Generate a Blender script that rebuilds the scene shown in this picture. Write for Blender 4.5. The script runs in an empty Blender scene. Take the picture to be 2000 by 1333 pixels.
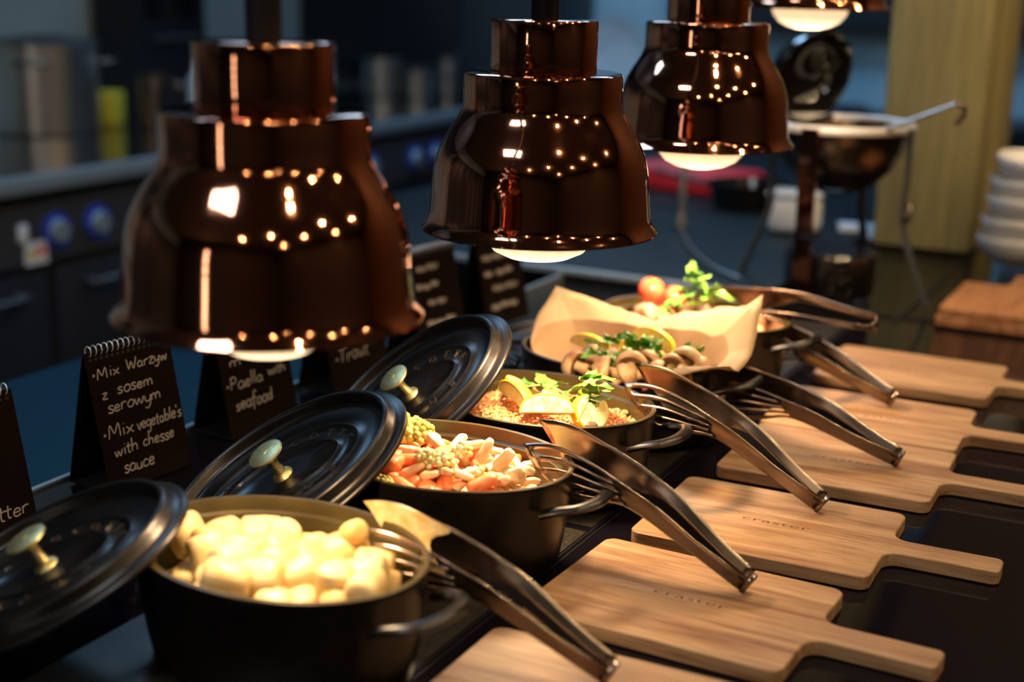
import bpy, bmesh, math, random
from mathutils import Vector, Matrix

random.seed(7)
scene = bpy.context.scene
COL = scene.collection
pi = math.pi

# ------------------------------------------------------------------ camera
# world: X runs across the buffet towards the guests, Y along the row of pots, Z up, counter top at z = 0
F_PX, PITCH, ROLL, HEAD, CAM_H = 2800.0, math.radians(14.68), math.radians(1.35), math.radians(27), 0.605
_c, _s, _cp, _sp = math.cos(ROLL), math.sin(ROLL), math.cos(PITCH), math.sin(PITCH)
_ch, _sh = math.cos(HEAD), math.sin(HEAD)


def _tow(x, y, z):
    return Vector((x * _ch - y * _sh, x * _sh + y * _ch, z))


def ray(px, py):
    x = (px - 1000) / F_PX
    y = -(py - 666.5) / F_PX
    x, y = _c * x - _s * y, _s * x + _c * y
    return _tow(x, _cp + y * _sp, -_sp + y * _cp)


def onz(px, py, z=0.0):
    r = ray(px, py)
    t = (z - CAM_H) / r.z
    return Vector((r.x * t, r.y * t, z))


def onx(px, py, x):
    r = ray(px, py)
    t = x / r.x
    return Vector((x, r.y * t, CAM_H + r.z * t))


def ony(px, py, y):
    r = ray(px, py)
    t = y / r.y
    return Vector((r.x * t, y, CAM_H + r.z * t))


cam_data = bpy.data.cameras.new('camera')
cam = bpy.data.objects.new('camera', cam_data)
COL.objects.link(cam)
_R, _U, _Fw = _tow(1, 0, 0), _tow(0, _sp, _cp), _tow(0, _cp, -_sp)
_right, _up = _R * _c + _U * _s, _U * _c - _R * _s
cam.matrix_world = Matrix(((_right.x, _up.x, -_Fw.x, 0), (_right.y, _up.y, -_Fw.y, 0), (_right.z, _up.z, -_Fw.z, CAM_H), (0, 0, 0, 1)))
cam_data.sensor_fit = 'HORIZONTAL'
cam_data.sensor_width = 36
cam_data.lens = F_PX / 2000 * 36
cam_data.clip_start = 0.02
cam_data.dof.use_dof = True
cam_data.dof.focus_distance = 1.56
cam_data.dof.aperture_fstop = 2.4
scene.camera = cam

# ------------------------------------------------------------------ world, exposure
world = bpy.data.worlds.new('world')
scene.world = world
world.use_nodes = True
world.node_tree.nodes['Background'].inputs[0].default_value = (0.05, 0.07, 0.10, 1)
world.node_tree.nodes['Background'].inputs[1].default_value = 0.3
scene.view_settings.view_transform = 'Standard'
scene.view_settings.look = 'None'
scene.view_settings.exposure = 0.0
scene.view_settings.gamma = 1.0
scene.view_settings.use_curve_mapping = False

LAMP_W = 7.2            # one heat-lamp bulb
PANEL_E = 24.0          # fluorescent panel behind the photographer
KITCHEN_E = 14.0         # kitchen ceiling panels
DOWN_E = 1350.0          # restaurant downlights

# ------------------------------------------------------------------ materials
MATS = {}


def mat(name, color, rough=0.5, metal=0.0, emit=None, estr=0.0, coat=0.0, trans=0.0, sss=0.0, spec=None):
    m = bpy.data.materials.new(name)
    m.use_nodes = True
    b = m.node_tree.nodes['Principled BSDF']
    b.inputs['Base Color'].default_value = (*color, 1)
    b.inputs['Roughness'].default_value = rough
    b.inputs['Metallic'].default_value = metal
    b.inputs['Coat Weight'].default_value = coat
    b.inputs['Coat Roughness'].default_value = 0.08
    b.inputs['Transmission Weight'].default_value = trans
    if spec is not None:
        b.inputs['Specular IOR Level'].default_value = spec
    if sss:
        b.inputs['Subsurface Weight'].default_value = sss
        b.inputs['Subsurface Radius'].default_value = (0.01, 0.006, 0.003)
        b.inputs['Subsurface Scale'].default_value = 0.5
    if emit:
        b.inputs['Emission Color'].default_value = (*emit, 1)
        b.inputs['Emission Strength'].default_value = estr
    MATS[name] = m
    return m


def nodes(m):
    return m.node_tree.nodes, m.node_tree.links, m.node_tree.nodes['Principled BSDF']


def vary(m, c1, c2, scale=20.0, detail=4.0, stretch=(1, 1, 1), bump=0.0, bscale=None, lo=0.35, hi=0.65, perobj=0.0):
    """noise between two colours, optional fine relief"""
    n, l, b = nodes(m)
    tc = n.new('ShaderNodeTexCoord')
    mp = n.new('ShaderNodeMapping')
    mp.inputs['Scale'].default_value = stretch
    l.new(tc.outputs['Object'], mp.inputs[0])
    if perobj:
        oi = n.new('ShaderNodeObjectInfo')
        ml = n.new('ShaderNodeVectorMath')
        ml.operation = 'MULTIPLY_ADD'
        ml.inputs[1].default_value = (perobj, perobj, perobj)
        l.new(oi.outputs['Random'], ml.inputs[0])
        l.new(mp.outputs[0], ml.inputs[2])
        src = ml.outputs[0]
    else:
        src = mp.outputs[0]
    nz = n.new('ShaderNodeTexNoise')
    nz.inputs['Scale'].default_value = scale
    nz.inputs['Detail'].default_value = detail
    l.new(src, nz.inputs['Vector'])
    rp = n.new('ShaderNodeValToRGB')
    rp.color_ramp.elements[0].position = lo
    rp.color_ramp.elements[0].color = (*c1, 1)
    rp.color_ramp.elements[1].position = hi
    rp.color_ramp.elements[1].color = (*c2, 1)
    l.new(nz.outputs[0], rp.inputs[0])
    l.new(rp.outputs[0], b.inputs['Base Color'])
    if bump:
        n2 = n.new('ShaderNodeTexNoise')
        n2.inputs['Scale'].default_value = bscale or scale * 4
        n2.inputs['Detail'].default_value = 3
        l.new(src, n2.inputs['Vector'])
        bp = n.new('ShaderNodeBump')
        bp.inputs['Strength'].default_value = bump
        bp.inputs['Distance'].default_value = 0.001
        l.new(n2.outputs[0], bp.inputs['Height'])
        l.new(bp.outputs[0], b.inputs['Normal'])
    return m


mat('copper', (0.66, 0.29, 0.18), 0.06, 1.0)
mat('copper_inside', (0.80, 0.55, 0.40), 0.25, 1.0)
mat('lamp_pole', (0.003, 0.003, 0.005), 0.5, spec=0.2)
mat('bulb_glass', (0.9, 0.75, 0.55), 0.2, emit=(1.0, 0.72, 0.42), estr=1.0)
mat('bulb_core', (1, 1, 1), 0.3, emit=(1.0, 0.80, 0.55), estr=14.0)
vary(mat('iron', (0.003, 0.0026, 0.0025), 0.30, spec=0.40), (0.0024, 0.002, 0.002), (0.0046, 0.0038, 0.0032), 60, bump=0.12, bscale=900)
vary(mat('iron_inside', (0.03, 0.02, 0.01), 0.36, spec=0.45), (0.036, 0.027, 0.008), (0.056, 0.042, 0.012), 30, bump=0.1, bscale=700)
vary(mat('brass', (0.62, 0.52, 0.25), 0.42, 1.0), (0.56, 0.48, 0.21), (0.74, 0.64, 0.34), 160, bump=0.25, bscale=600)
mat('iron_letter', (0.018, 0.016, 0.014), 0.28, spec=0.5)
mat('steel', (0.26, 0.205, 0.17), 0.24, 1.0)
vary(mat('steel_brushed', (0.52, 0.50, 0.48), 0.32, 1.0), (0.44, 0.42, 0.40), (0.60, 0.57, 0.54), 30, stretch=(1, 40, 40))
mat('counter_black', (0.0035, 0.003, 0.005), 0.08, spec=0.15)
mat('dark_steel', (0.16, 0.12, 0.09), 0.22, 1.0)
mat('counter_body', (0.012, 0.012, 0.014), 0.5)
vary(mat('stone_dark', (0.02, 0.017, 0.014), 0.3, spec=0.4), (0.010, 0.009, 0.008), (0.030, 0.026, 0.02), 220, bump=0.1, bscale=500)
vary(mat('card_brown', (0.022, 0.011, 0.008), 0.8, spec=0.04), (0.0046, 0.0022, 0.0017), (0.0060, 0.0029, 0.0022), 60)
mat('card_back', (0.004, 0.0035, 0.004), 0.8, spec=0.15)
mat('chalk', (0.24, 0.215, 0.20), 0.9)
mat('wire', (0.75, 0.77, 0.8), 0.3, 0.5)
mat('burnt', (0.10, 0.045, 0.02), 0.8)
mat('kitchen_steel', (0.30, 0.38, 0.44), 0.36, 0.5)
mat('worktop_steel', (0.008, 0.014, 0.020), 0.5, spec=0.10)
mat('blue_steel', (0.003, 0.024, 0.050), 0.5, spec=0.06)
mat('kitchen_dark', (0.012, 0.014, 0.020), 0.45)
mat('kitchen_panel', (0.05, 0.055, 0.065), 0.4, 0.3)
vary(mat('tile_wall', (0.42, 0.60, 0.70), 0.35), (0.36, 0.54, 0.64), (0.46, 0.66, 0.76), 3)
mat('dark_wall', (0.020, 0.016, 0.014), 0.7)
mat('brown_wall', (0.055, 0.026, 0.010), 0.6)
mat('floor_dark', (0.03, 0.03, 0.032), 0.4)
mat('ceiling_dark', (0.26, 0.20, 0.16), 0.8)
mat('canopy_dark', (0.010, 0.011, 0.014), 0.6)
mat('panel_light', (1, 1, 1), 0.5, emit=(0.95, 0.97, 1.0), estr=PANEL_E)
mat('kitchen_light', (1, 1, 1), 0.5, emit=(0.36, 0.66, 1.0), estr=KITCHEN_E)
mat('down_light', (1, 1, 1), 0.5, emit=(1.0, 0.70, 0.38), estr=DOWN_E)
mat('window_light', (1, 1, 1), 0.5, emit=(1.0, 0.90, 0.72), estr=7.0)
mat('white_ceramic', (0.80, 0.81, 0.80), 0.25, coat=0.3)
mat('white_plastic', (0.60, 0.66, 0.72), 0.45)
mat('yellow_plastic', (0.55, 0.45, 0.03), 0.4)
mat('red_plastic', (0.70, 0.03, 0.04), 0.4)
mat('blue_plastic', (0.02, 0.05, 0.42), 0.35)
mat('black_plastic', (0.012, 0.012, 0.014), 0.35)
mat('black_gloss', (0.008, 0.007, 0.007), 0.12, coat=0.5)
mat('white_paper', (0.60, 0.62, 0.68), 0.8)
vary(mat('pillar_wood', (0.36, 0.31, 0.13), 0.6), (0.30, 0.262, 0.112), (0.40, 0.352, 0.162), 9, stretch=(6, 6, 0.6))


def wood_material(name, c1, c2, c3):
    m = mat(name, c2, 0.48, spec=0.35)
    n, l, b = nodes(m)
    tc = n.new('ShaderNodeTexCoord')
    oi = n.new('ShaderNodeObjectInfo')
    off = n.new('ShaderNodeVectorMath')
    off.operation = 'MULTIPLY_ADD'
    off.inputs[1].default_value = (3.0, 7.0, 5.0)
    l.new(oi.outputs['Random'], off.inputs[0])
    l.new(tc.outputs['Object'], off.inputs[2])
    mp = n.new('ShaderNodeMapping')
    mp.inputs['Scale'].default_value = (2.2, 30, 30)
    l.new(off.outputs[0], mp.inputs[0])
    n1 = n.new('ShaderNodeTexNoise')
    n1.inputs['Scale'].default_value = 1.6
    n1.inputs['Detail'].default_value = 6
    n1.inputs['Distortion'].default_value = 0.6
    l.new(mp.outputs[0], n1.inputs['Vector'])
    mp2 = n.new('ShaderNodeMapping')
    mp2.inputs['Scale'].default_value = (14, 260, 260)
    l.new(off.outputs[0], mp2.inputs[0])
    n2 = n.new('ShaderNodeTexNoise')
    n2.inputs['Scale'].default_value = 1.5
    n2.inputs['Detail'].default_value = 2
    l.new(mp2.outputs[0], n2.inputs['Vector'])
    r1 = n.new('ShaderNodeValToRGB')
    r1.color_ramp.elements[0].position = 0.34
    r1.color_ramp.elements[0].color = (*c1, 1)
    r1.color_ramp.elements[1].position = 0.68
    r1.color_ramp.elements[1].color = (*c3, 1)
    e = r1.color_ramp.elements.new(0.5)
    e.color = (*c2, 1)
    l.new(n1.outputs[0], r1.inputs[0])
    mx = n.new('ShaderNodeMix')
    mx.data_type = 'RGBA'
    mx.blend_type = 'MULTIPLY'
    r2 = n.new('ShaderNodeValToRGB')
    r2.color_ramp.elements[0].position = 0.36
    r2.color_ramp.elements[0].color = (0.62, 0.55, 0.48, 1)
    r2.color_ramp.elements[1].position = 0.50
    r2.color_ramp.elements[1].color = (1, 1, 1, 1)
    l.new(n2.outputs[0], r2.inputs[0])
    mx.inputs[0].default_value = 0.75
    l.new(r1.outputs[0], mx.inputs[6])
    l.new(r2.outputs[0], mx.inputs[7])
    l.new(mx.outputs[2], b.inputs['Base Color'])
    bp = n.new('ShaderNodeBump')
    bp.inputs['Strength'].default_value = 0.12
    bp.inputs['Distance'].default_value = 0.0006
    l.new(n2.outputs[0], bp.inputs['Height'])
    l.new(bp.outputs[0], b.inputs['Normal'])
    return m


wood_material('board_wood', (0.175, 0.088, 0.046), (0.285, 0.172, 0.093), (0.355, 0.236, 0.136))
wood_material('board_wood_dark', (0.20, 0.085, 0.035), (0.28, 0.13, 0.055), (0.34, 0.17, 0.075))

# food
vary(mat('dumpling', (0.64, 0.47, 0.21), 0.42), (0.56, 0.38, 0.14), (0.72, 0.56, 0.29), 30, perobj=9, bump=0.1, bscale=120)
vary(mat('butter_sauce', (0.62, 0.48, 0.12), 0.2, coat=0.5), (0.42, 0.34, 0.06), (0.80, 0.66, 0.28), 25)
vary(mat('carrot', (0.85, 0.24, 0.07), 0.35, sss=0.15), (0.72, 0.15, 0.04), (0.92, 0.34, 0.14), 40, perobj=9)
vary(mat('pale_veg', (0.85, 0.70, 0.44), 0.45), (0.80, 0.44, 0.22), (0.92, 0.82, 0.56), 45, perobj=9, bump=0.4, bscale=200)
vary(mat('cauliflower', (0.82, 0.74, 0.42), 0.6, sss=0.15), (0.62, 0.55, 0.16), (0.92, 0.86, 0.58), 60, perobj=9, bump=0.5, bscale=300)
vary(mat('broccoli', (0.40, 0.36, 0.06), 0.6), (0.22, 0.22, 0.02), (0.62, 0.54, 0.16), 70, perobj=9, bump=0.6, bscale=350)
vary(mat('cheese_sauce', (0.80, 0.56, 0.30), 0.35, coat=0.2), (0.74, 0.42, 0.20), (0.88, 0.72, 0.44), 25)
vary(mat('rice', (0.80, 0.40, 0.16), 0.45), (0.70, 0.26, 0.08), (0.92, 0.56, 0.28), 60)
mat('lemon_peel', (0.90, 0.60, 0.04), 0.4, spec=0.4)
vary(mat('lemon_flesh', (0.90, 0.74, 0.26), 0.3, sss=0.3), (0.84, 0.62, 0.12), (0.94, 0.82, 0.42), 90)
mat('lemon_pith', (0.92, 0.86, 0.60), 0.5)
vary(mat('leaf_green', (0.10, 0.30, 0.03), 0.4), (0.05, 0.20, 0.02), (0.22, 0.44, 0.07), 60, perobj=9)
mat('stem_green', (0.30, 0.46, 0.12), 0.4)
vary(mat('mushroom', (0.72, 0.50, 0.28), 0.5, sss=0.1), (0.30, 0.14, 0.05), (0.66, 0.47, 0.27), 40, perobj=9)
mat('mushroom_gill', (0.20, 0.10, 0.05), 0.7)
mat('pepper_yellow', (0.90, 0.58, 0.02), 0.3)
vary(mat('tomato', (0.75, 0.09, 0.04), 0.25), (0.66, 0.06, 0.03), (0.82, 0.18, 0.08), 30, perobj=9)
vary(mat('meat', (0.62, 0.30, 0.15), 0.45, sss=0.1), (0.40, 0.15, 0.06), (0.78, 0.46, 0.28), 50, perobj=9, bump=0.3, bscale=150)
vary(mat('cream_sauce', (0.80, 0.62, 0.30), 0.4), (0.68, 0.48, 0.16), (0.88, 0.74, 0.44), 70, bump=0.4, bscale=160)
mat('clam_shell', (0.09, 0.055, 0.035), 0.3)


def paper_material():
    m = mat('kraft_paper', (0.66, 0.47, 0.27), 0.75)
    vary(m, (0.39, 0.275, 0.155), (0.46, 0.335, 0.20), 14, bump=0.1, bscale=400)
    n, l, b = nodes(m)
    tr = n.new('ShaderNodeBsdfTranslucent')
    tr.inputs[0].default_value = (0.58, 0.40, 0.21, 1)
    mx = n.new('ShaderNodeMixShader')
    mx.inputs[0].default_value = 0.35
    l.new(b.outputs[0], mx.inputs[1])
    l.new(tr.outputs[0], mx.inputs[2])
    l.new(mx.outputs[0], n['Material Output'].inputs[0])


paper_material()

# ------------------------------------------------------------------ helpers


def link(name, mesh, m=None, parent=None, loc=None, rot=None, smooth=True):
    o = bpy.data.objects.new(name, mesh)
    COL.objects.link(o)
    if m is not None:
        mesh.materials.append(MATS[m] if isinstance(m, str) else m)
    if smooth:
        mesh.shade_smooth()
    if parent is not None:
        o.parent = parent
    if loc is not None:
        o.location = loc
    if rot is not None:
        o.rotation_euler = rot
    return o


def mk(name, verts, faces, m=None, parent=None, loc=None, rot=None, smooth=True, sharp=None):
    me = bpy.data.meshes.new(name)
    me.from_pydata([tuple(v) for v in verts], [], faces)
    me.update()
    bm = bmesh.new()
    bm.from_mesh(me)
    bmesh.ops.recalc_face_normals(bm, faces=bm.faces)
    bm.to_mesh(me)
    bm.free()
    o = link(name, me, m, parent, loc, rot, smooth)
    if sharp is not None:
        me.set_sharp_from_angle(angle=math.radians(sharp))
    return o


def tag(o, label, cat=None, group=None, kind=None):
    o['label'] = label
    if cat:
        o['category'] = cat
    if group:
        o['group'] = group
    if kind:
        o['kind'] = kind
    return o


def thing(name, label, cat, loc=(0, 0, 0), rot=(0, 0, 0), group=None):
    o = bpy.data.objects.new(name, None)
    o.empty_display_size = 0.02
    COL.objects.link(o)
    o.location = loc
    o.rotation_euler = rot
    return tag(o, label, cat, group)


def structure(o):
    o['kind'] = 'structure'
    return o


def copy_tree(o, parent=None):
    c = o.copy()
    COL.objects.link(c)
    if parent is not None:
        c.parent = parent
    for ch in list(o.children):
        copy_tree(ch, c)
    return c


def box_mesh(sx, sy, sz, bev=0.0, seg=2, center=(0, 0, 0)):
    bm = bmesh.new()
    bmesh.ops.create_cube(bm, size=1)
    bmesh.ops.scale(bm, vec=(sx, sy, sz), verts=bm.verts)
    if bev:
        bmesh.ops.bevel(bm, geom=bm.edges[:], offset=bev, segments=seg, affect='EDGES', profile=0.5)
    bmesh.ops.translate(bm, vec=center, verts=bm.verts)
    me = bpy.data.meshes.new('box')
    bm.to_mesh(me)
    bm.free()
    return me


def box(name, x0, x1, y0, y1, z0, z1, m, parent=None, bev=0.0, seg=2):
    cx, cy, cz = (x0 + x1) / 2, (y0 + y1) / 2, (z0 + z1) / 2
    me = box_mesh(x1 - x0, y1 - y0, z1 - z0, bev, seg, (0, 0, 0) if parent is None else (cx, cy, cz))
    o = link(name, me, m, parent, (cx, cy, cz) if parent is None else None, smooth=bool(bev))
    if bev:
        me.set_sharp_from_angle(angle=math.radians(40))
    return o


def lathe_data(rows, seg=48, power=2.0):
    """rows: (semi_x, semi_y, z); ends with semi 0 close to a point"""
    verts, faces, idx = [], [], []
    for sa, sb, z in rows:
        if sa == 0:
            idx.append([len(verts)])
            verts.append((0, 0, z))
        else:
            idx.append(list(range(len(verts), len(verts) + seg)))
            for k in range(seg):
                t = 2 * pi * k / seg
                verts.append((sa * math.cos(t), sb * math.sin(t), z))
    for a, b in zip(idx[:-1], idx[1:]):
        for k in range(seg):
            k2 = (k + 1) % seg
            if len(a) == 1 and len(b) == 1:
                continue
            if len(a) == 1:
                faces.append((a[0], b[k], b[k2]))
            elif len(b) == 1:
                faces.append((a[k], a[k2], b[0]))
            else:
                faces.append((a[k], a[k2], b[k2], b[k]))
    return verts, faces


def lathe(name, prof, m, parent=None, seg=48, loc=None, rot=None, sharp=35):
    v, f = lathe_data([(p[0], p[0], p[1]) if len(p) == 2 else p for p in prof], seg)
    return mk(name, v, f, m, parent, loc, rot, True, sharp)


def tube_data(path, rad, seg=8, closed=False, flat=(1.0, 1.0), upv=Vector((0, 0, 1)), cap=True):
    """sweep; rad may be a list; flat scales (side, up)"""
    P = [Vector(p) for p in path]
    n = len(P)
    R = rad if isinstance(rad, (list, tuple)) else [rad] * n
    verts, faces = [], []
    for i, p in enumerate(P):
        if closed:
            d = P[(i + 1) % n] - P[i - 1]
        else:
            d = P[min(i + 1, n - 1)] - P[max(i - 1, 0)]
        d.normalize()
        u = upv - d * upv.dot(d)
        if u.length < 1e-4:
            u = Vector((1, 0, 0)) - d * d.x
        u.normalize()
        s = d.cross(u)
        for k in range(seg):
            t = 2 * pi * k / seg
            verts.append(p + s * (R[i] * flat[0] * math.cos(t)) + u * (R[i] * flat[1] * math.sin(t)))
    m_ = n if closed else n - 1
    for i in range(m_):
        j = (i + 1) % n
        for k in range(seg):
            k2 = (k + 1) % seg
            faces.append((i * seg + k, i * seg + k2, j * seg + k2, j * seg + k))
    if not closed and cap:
        faces.append(tuple(range(seg))[::-1])
        faces.append(tuple(range((n - 1) * seg, n * seg)))
    return verts, faces


def tube(name, path, rad, m, parent=None, seg=8, closed=False, flat=(1, 1), upv=Vector((0, 0, 1)), loc=None, rot=None):
    v, f = tube_data(path, rad, seg, closed, flat, upv)
    return mk(name, v, f, m, parent, loc, rot, True, 50)


def smooth_path(pts, sub=6, closed=False):
    """Catmull-Rom through points (any dimension)"""
    P = [tuple(p) for p in pts]
    n = len(P)
    if n < 3:
        return P
    out = []
    rng = n if closed else n - 1
    for i in range(rng):
        if closed:
            p0, p1, p2, p3 = P[i - 1], P[i], P[(i + 1) % n], P[(i + 2) % n]
        else:
            p0, p1, p2, p3 = P[max(i - 1, 0)], P[i], P[i + 1], P[min(i + 2, n - 1)]
        for k in range(sub):
            t = k / sub
            out.append(tuple(0.5 * ((2 * b) + (-a + c) * t + (2 * a - 5 * b + 4 * c - d) * t * t + (-a + 3 * b - 3 * c + d) * t ** 3)
                             for a, b, c, d in zip(p0, p1, p2, p3)))
    if not closed:
        out.append(P[-1])
    return out


def interp(xs, ys, x):
    if x <= xs[0]:
        return ys[0]
    for i in range(len(xs) - 1):
        if x <= xs[i + 1]:
            t = (x - xs[i]) / (xs[i + 1] - xs[i])
            t2 = t * t * (3 - 2 * t) * 0.4 + t * 0.6
            return ys[i] + (ys[i + 1] - ys[i]) * t2
    return ys[-1]


def join_data(parts):
    V, Fc = [], []
    for v, f in parts:
        o = len(V)
        V += [tuple(p) for p in v]
        Fc += [tuple(i + o for i in q) for q in f]
    return V, Fc


def text_data(s, size, extrude=0.0, align='CENTER'):
    cu = bpy.data.curves.new('txt', 'FONT')
    cu.body = s
    cu.size = size
    cu.extrude = extrude
    cu.align_x = align
    cu.resolution_u = 2
    ob = bpy.data.objects.new('txt', cu)
    me = bpy.data.meshes.new_from_object(ob)
    v = [tuple(p.co) for p in me.vertices]
    f = [tuple(p.vertices) for p in me.polygons]
    bpy.data.objects.remove(ob)
    bpy.data.curves.remove(cu)
    bpy.data.meshes.remove(me)
    return v, f

# ------------------------------------------------------------------ room shell
FLOOR_Z, CEIL_Z = -0.92, 2.35
structure(box('floor', -4.6, 4.2, -4.2, 6.9, FLOOR_Z - 0.1, FLOOR_Z, 'floor_dark'))
structure(box('ceiling', -4.6, 4.2, -4.2, 6.9, CEIL_Z, CEIL_Z + 0.1, 'ceiling_dark'))
structure(box('wall_kitchen', -4.6, -4.45, -4.2, 6.9, FLOOR_Z, CEIL_Z, 'tile_wall'))
structure(box('wall_far', -4.45, -0.78, 6.75, 6.9, FLOOR_Z, CEIL_Z, 'tile_wall'))
structure(box('wall_far_brown', -0.45, 4.05, 3.75, 3.9, FLOOR_Z, CEIL_Z, 'brown_wall'))
structure(box('wall_guest', 4.05, 4.2, -4.2, 6.9, FLOOR_Z, CEIL_Z, 'dark_wall'))
structure(box('wall_behind', -4.45, 4.05, -4.2, -4.05, FLOOR_Z, CEIL_Z, 'dark_wall'))

# tall narrow lit window in the wall behind the photographer
wn = structure(box('window_1', -1.86, -1.58, -4.05, -4.02, -0.62, 1.72, 'kitchen_panel'))
for k in range(5):
    z0 = 0.45 * k - 1.11
    pn = link('pane', box_mesh(0.20, 0.008, 0.38, 0, 2, (0, 0.019, z0 + 0.21)), 'window_light', wn, smooth=False)


def panel_light(name, label, x, y, sx, sy, m, group=None):
    t = thing(name, label, 'ceiling light', (x, y, CEIL_Z), group=group)
    me = box_mesh(sx + 0.06, sy + 0.06, 0.03, 0, 2, (0, 0, -0.015))
    link('frame', me, 'kitchen_panel', t, smooth=False)
    me = box_mesh(sx, sy, 0.012, 0, 2, (0, 0, -0.036))
    link('diffuser', me, m, t, smooth=False)
    return t


panel_light('ceiling_panel_light', 'bright white ceiling panel above the near end of the buffet', -1.12, -0.66, 0.85, 0.42, 'panel_light')
for k, (x, y) in enumerate(((-2.6, 1.5), (-2.6, 3.4), (-2.6, 5.2), (-1.3, 4.9))):
    panel_light('kitchen_panel_light', ('cool bluish kitchen ceiling panel by the near end of the range', 'cool bluish kitchen ceiling panel opposite the stockpot',
                'cool bluish kitchen ceiling panel near the far corner', 'cool bluish kitchen ceiling panel above the far worktop')[k], x, y, 0.9, 0.5, 'kitchen_light', 'kitchen ceiling panels')
DL = [(0.75, 0.2), (1.9, 0.9), (0.9, 1.9), (2.6, -0.4), (1.3, -1.5), (2.2, 2.6), (3.2, 1.4), (0.3, -2.6), (3.0, -2.2), (0.35, 2.7), (-0.05, 2.35), (0.9, 3.1), (-0.02, 1.65), (0.2, 0.95)]  # closing entries are added fill for the pillar, bowls and board handles
for x, y in DL:
    t = thing('ceiling_downlight', 'small warm round downlight in the dark dining room ceiling', 'ceiling light', (x, y, CEIL_Z), group='dining room downlights')
    lathe('trim_ring', [(0.030, 0), (0.045, 0), (0.045, -0.012), (0.030, -0.012), (0.030, 0)], 'kitchen_panel', t, 20)
    lathe('lens', [(0, -0.010), (0.030, -0.010), (0.030, -0.004), (0, -0.004)], 'down_light', t, 16)

# ------------------------------------------------------------------ buffet counter
ct = thing('buffet_counter', 'long glossy black buffet counter under the pots and boards', 'counter', (0, 0, 0))
box('counter_top', -1.205, 0.02, -0.9, 3.42, -0.04, 0.0, 'counter_black', ct, 0.002)
box('counter_base', -1.15, -0.06, -0.85, 3.36, FLOOR_Z, -0.04, 'counter_body', ct)
box('edge_strip', -1.212, -1.205, -0.9, 3.42, -0.03, 0.0015, 'kitchen_steel', ct)
# hob insets flush with the counter, framed by hair-thin steel strips
for y0, y1 in ((0.80, 1.36), (1.375, 1.90), (1.915, 2.50)):
    box('hob_plate', -0.875, -0.595, y0, y1, -0.002, 0.0006, 'stone_dark', ct)
for x in (-0.592, -0.586):
    box('inlay_strip', x - 0.0005, x + 0.0005, 0.6, 2.52, -0.002, 0.0007, 'black_plastic', ct)
box('seam', -0.530, -0.527, 2.55, 3.4, -0.002, 0.0006, 'black_plastic', ct)
box('seam', -0.85, 0.02, 2.595, 2.598, -0.002, 0.0006, 'black_plastic', ct)

# lower steel pass shelf behind the counter
ps = thing('pass_shelf', 'low blue-lit steel pass shelf behind the menu cards', 'shelf', (0, 0, 0))
box('shelf_top', -1.88, -1.213, -0.9, 2.9, -0.15, -0.12, 'blue_steel', ps, 0.002)
box('shelf_front', -1.87, -1.85, -0.9, 2.9, FLOOR_Z, -0.15, 'kitchen_dark', ps)
box('shelf_side', -1.85, -1.213, 2.87, 2.89, FLOOR_Z, -0.15, 'kitchen_dark', ps)

# steel worktop joined to the far end of the counter
wt = thing('side_worktop', 'blue-grey steel worktop with a pale front edge beyond the pots', 'worktop', (0, 0, 0))
_e0, _e1 = onz(1000, 515), onz(1560, 592)
box('worktop_slab', -2.0, -0.78, 2.60, 4.6, 0.0008, 0.012, 'worktop_steel', wt, 0.002)
box('front_edge', -2.0, -0.78, 2.585, 2.5995, 0.0008, 0.014, 'kitchen_steel', wt, 0.002)
box('worktop_base', -1.95, -1.25, 3.44, 4.55, FLOOR_Z, 0.0005, 'kitchen_dark', wt)

# wooden pillar on the counter end
pl = thing('wooden_pillar', 'tall pale wooden pillar standing at the far end of the counter', 'pillar', (0, 0, 0))
_pl, _pr = onz(1690, 486), onz(1882, 492)
box('pillar_post', _pl.x, _pr.x + 0.01, 3.43, 3.75, FLOOR_Z, CEIL_Z, 'pillar_wood', pl, 0.004)
box('pillar_face', _pl.x - 0.002, _pr.x + 0.012, 3.30, 3.4295, 0.0005, CEIL_Z, 'pillar_wood', pl, 0.004)

# ------------------------------------------------------------------ serving boards
BL, BW, BT, HW, HL = 0.259, 0.200, 0.0155, 0.038, 0.116


def board_outline():
    rc, rf, rh = 0.013, 0.018, 0.008
    P = []

    def arc(cx, cy, r, a0, a1, n=6):
        for k in range(n + 1):
            a = math.radians(a0 + (a1 - a0) * k / n)
            P.append((cx + r * math.cos(a), cy + r * math.sin(a)))
    h, w = HW / 2, BW / 2
    arc(rc, w - rc, rc, 180, 90)
    arc(BL - rc, w - rc, rc, 90, 0)
    arc(BL + rf, h + rf, rf, 180, 270)
    arc(BL + HL - rh, h - rh, rh, 90, 0)
    arc(BL + HL - rh, -h + rh, rh, 0, -90)
    arc(BL + rf, -h - rf, rf, 90, 180)
    arc(BL - rc, -w + rc, rc, 0, -90)
    arc(rc, -w + rc, rc, -90, -180)
    return P


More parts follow.
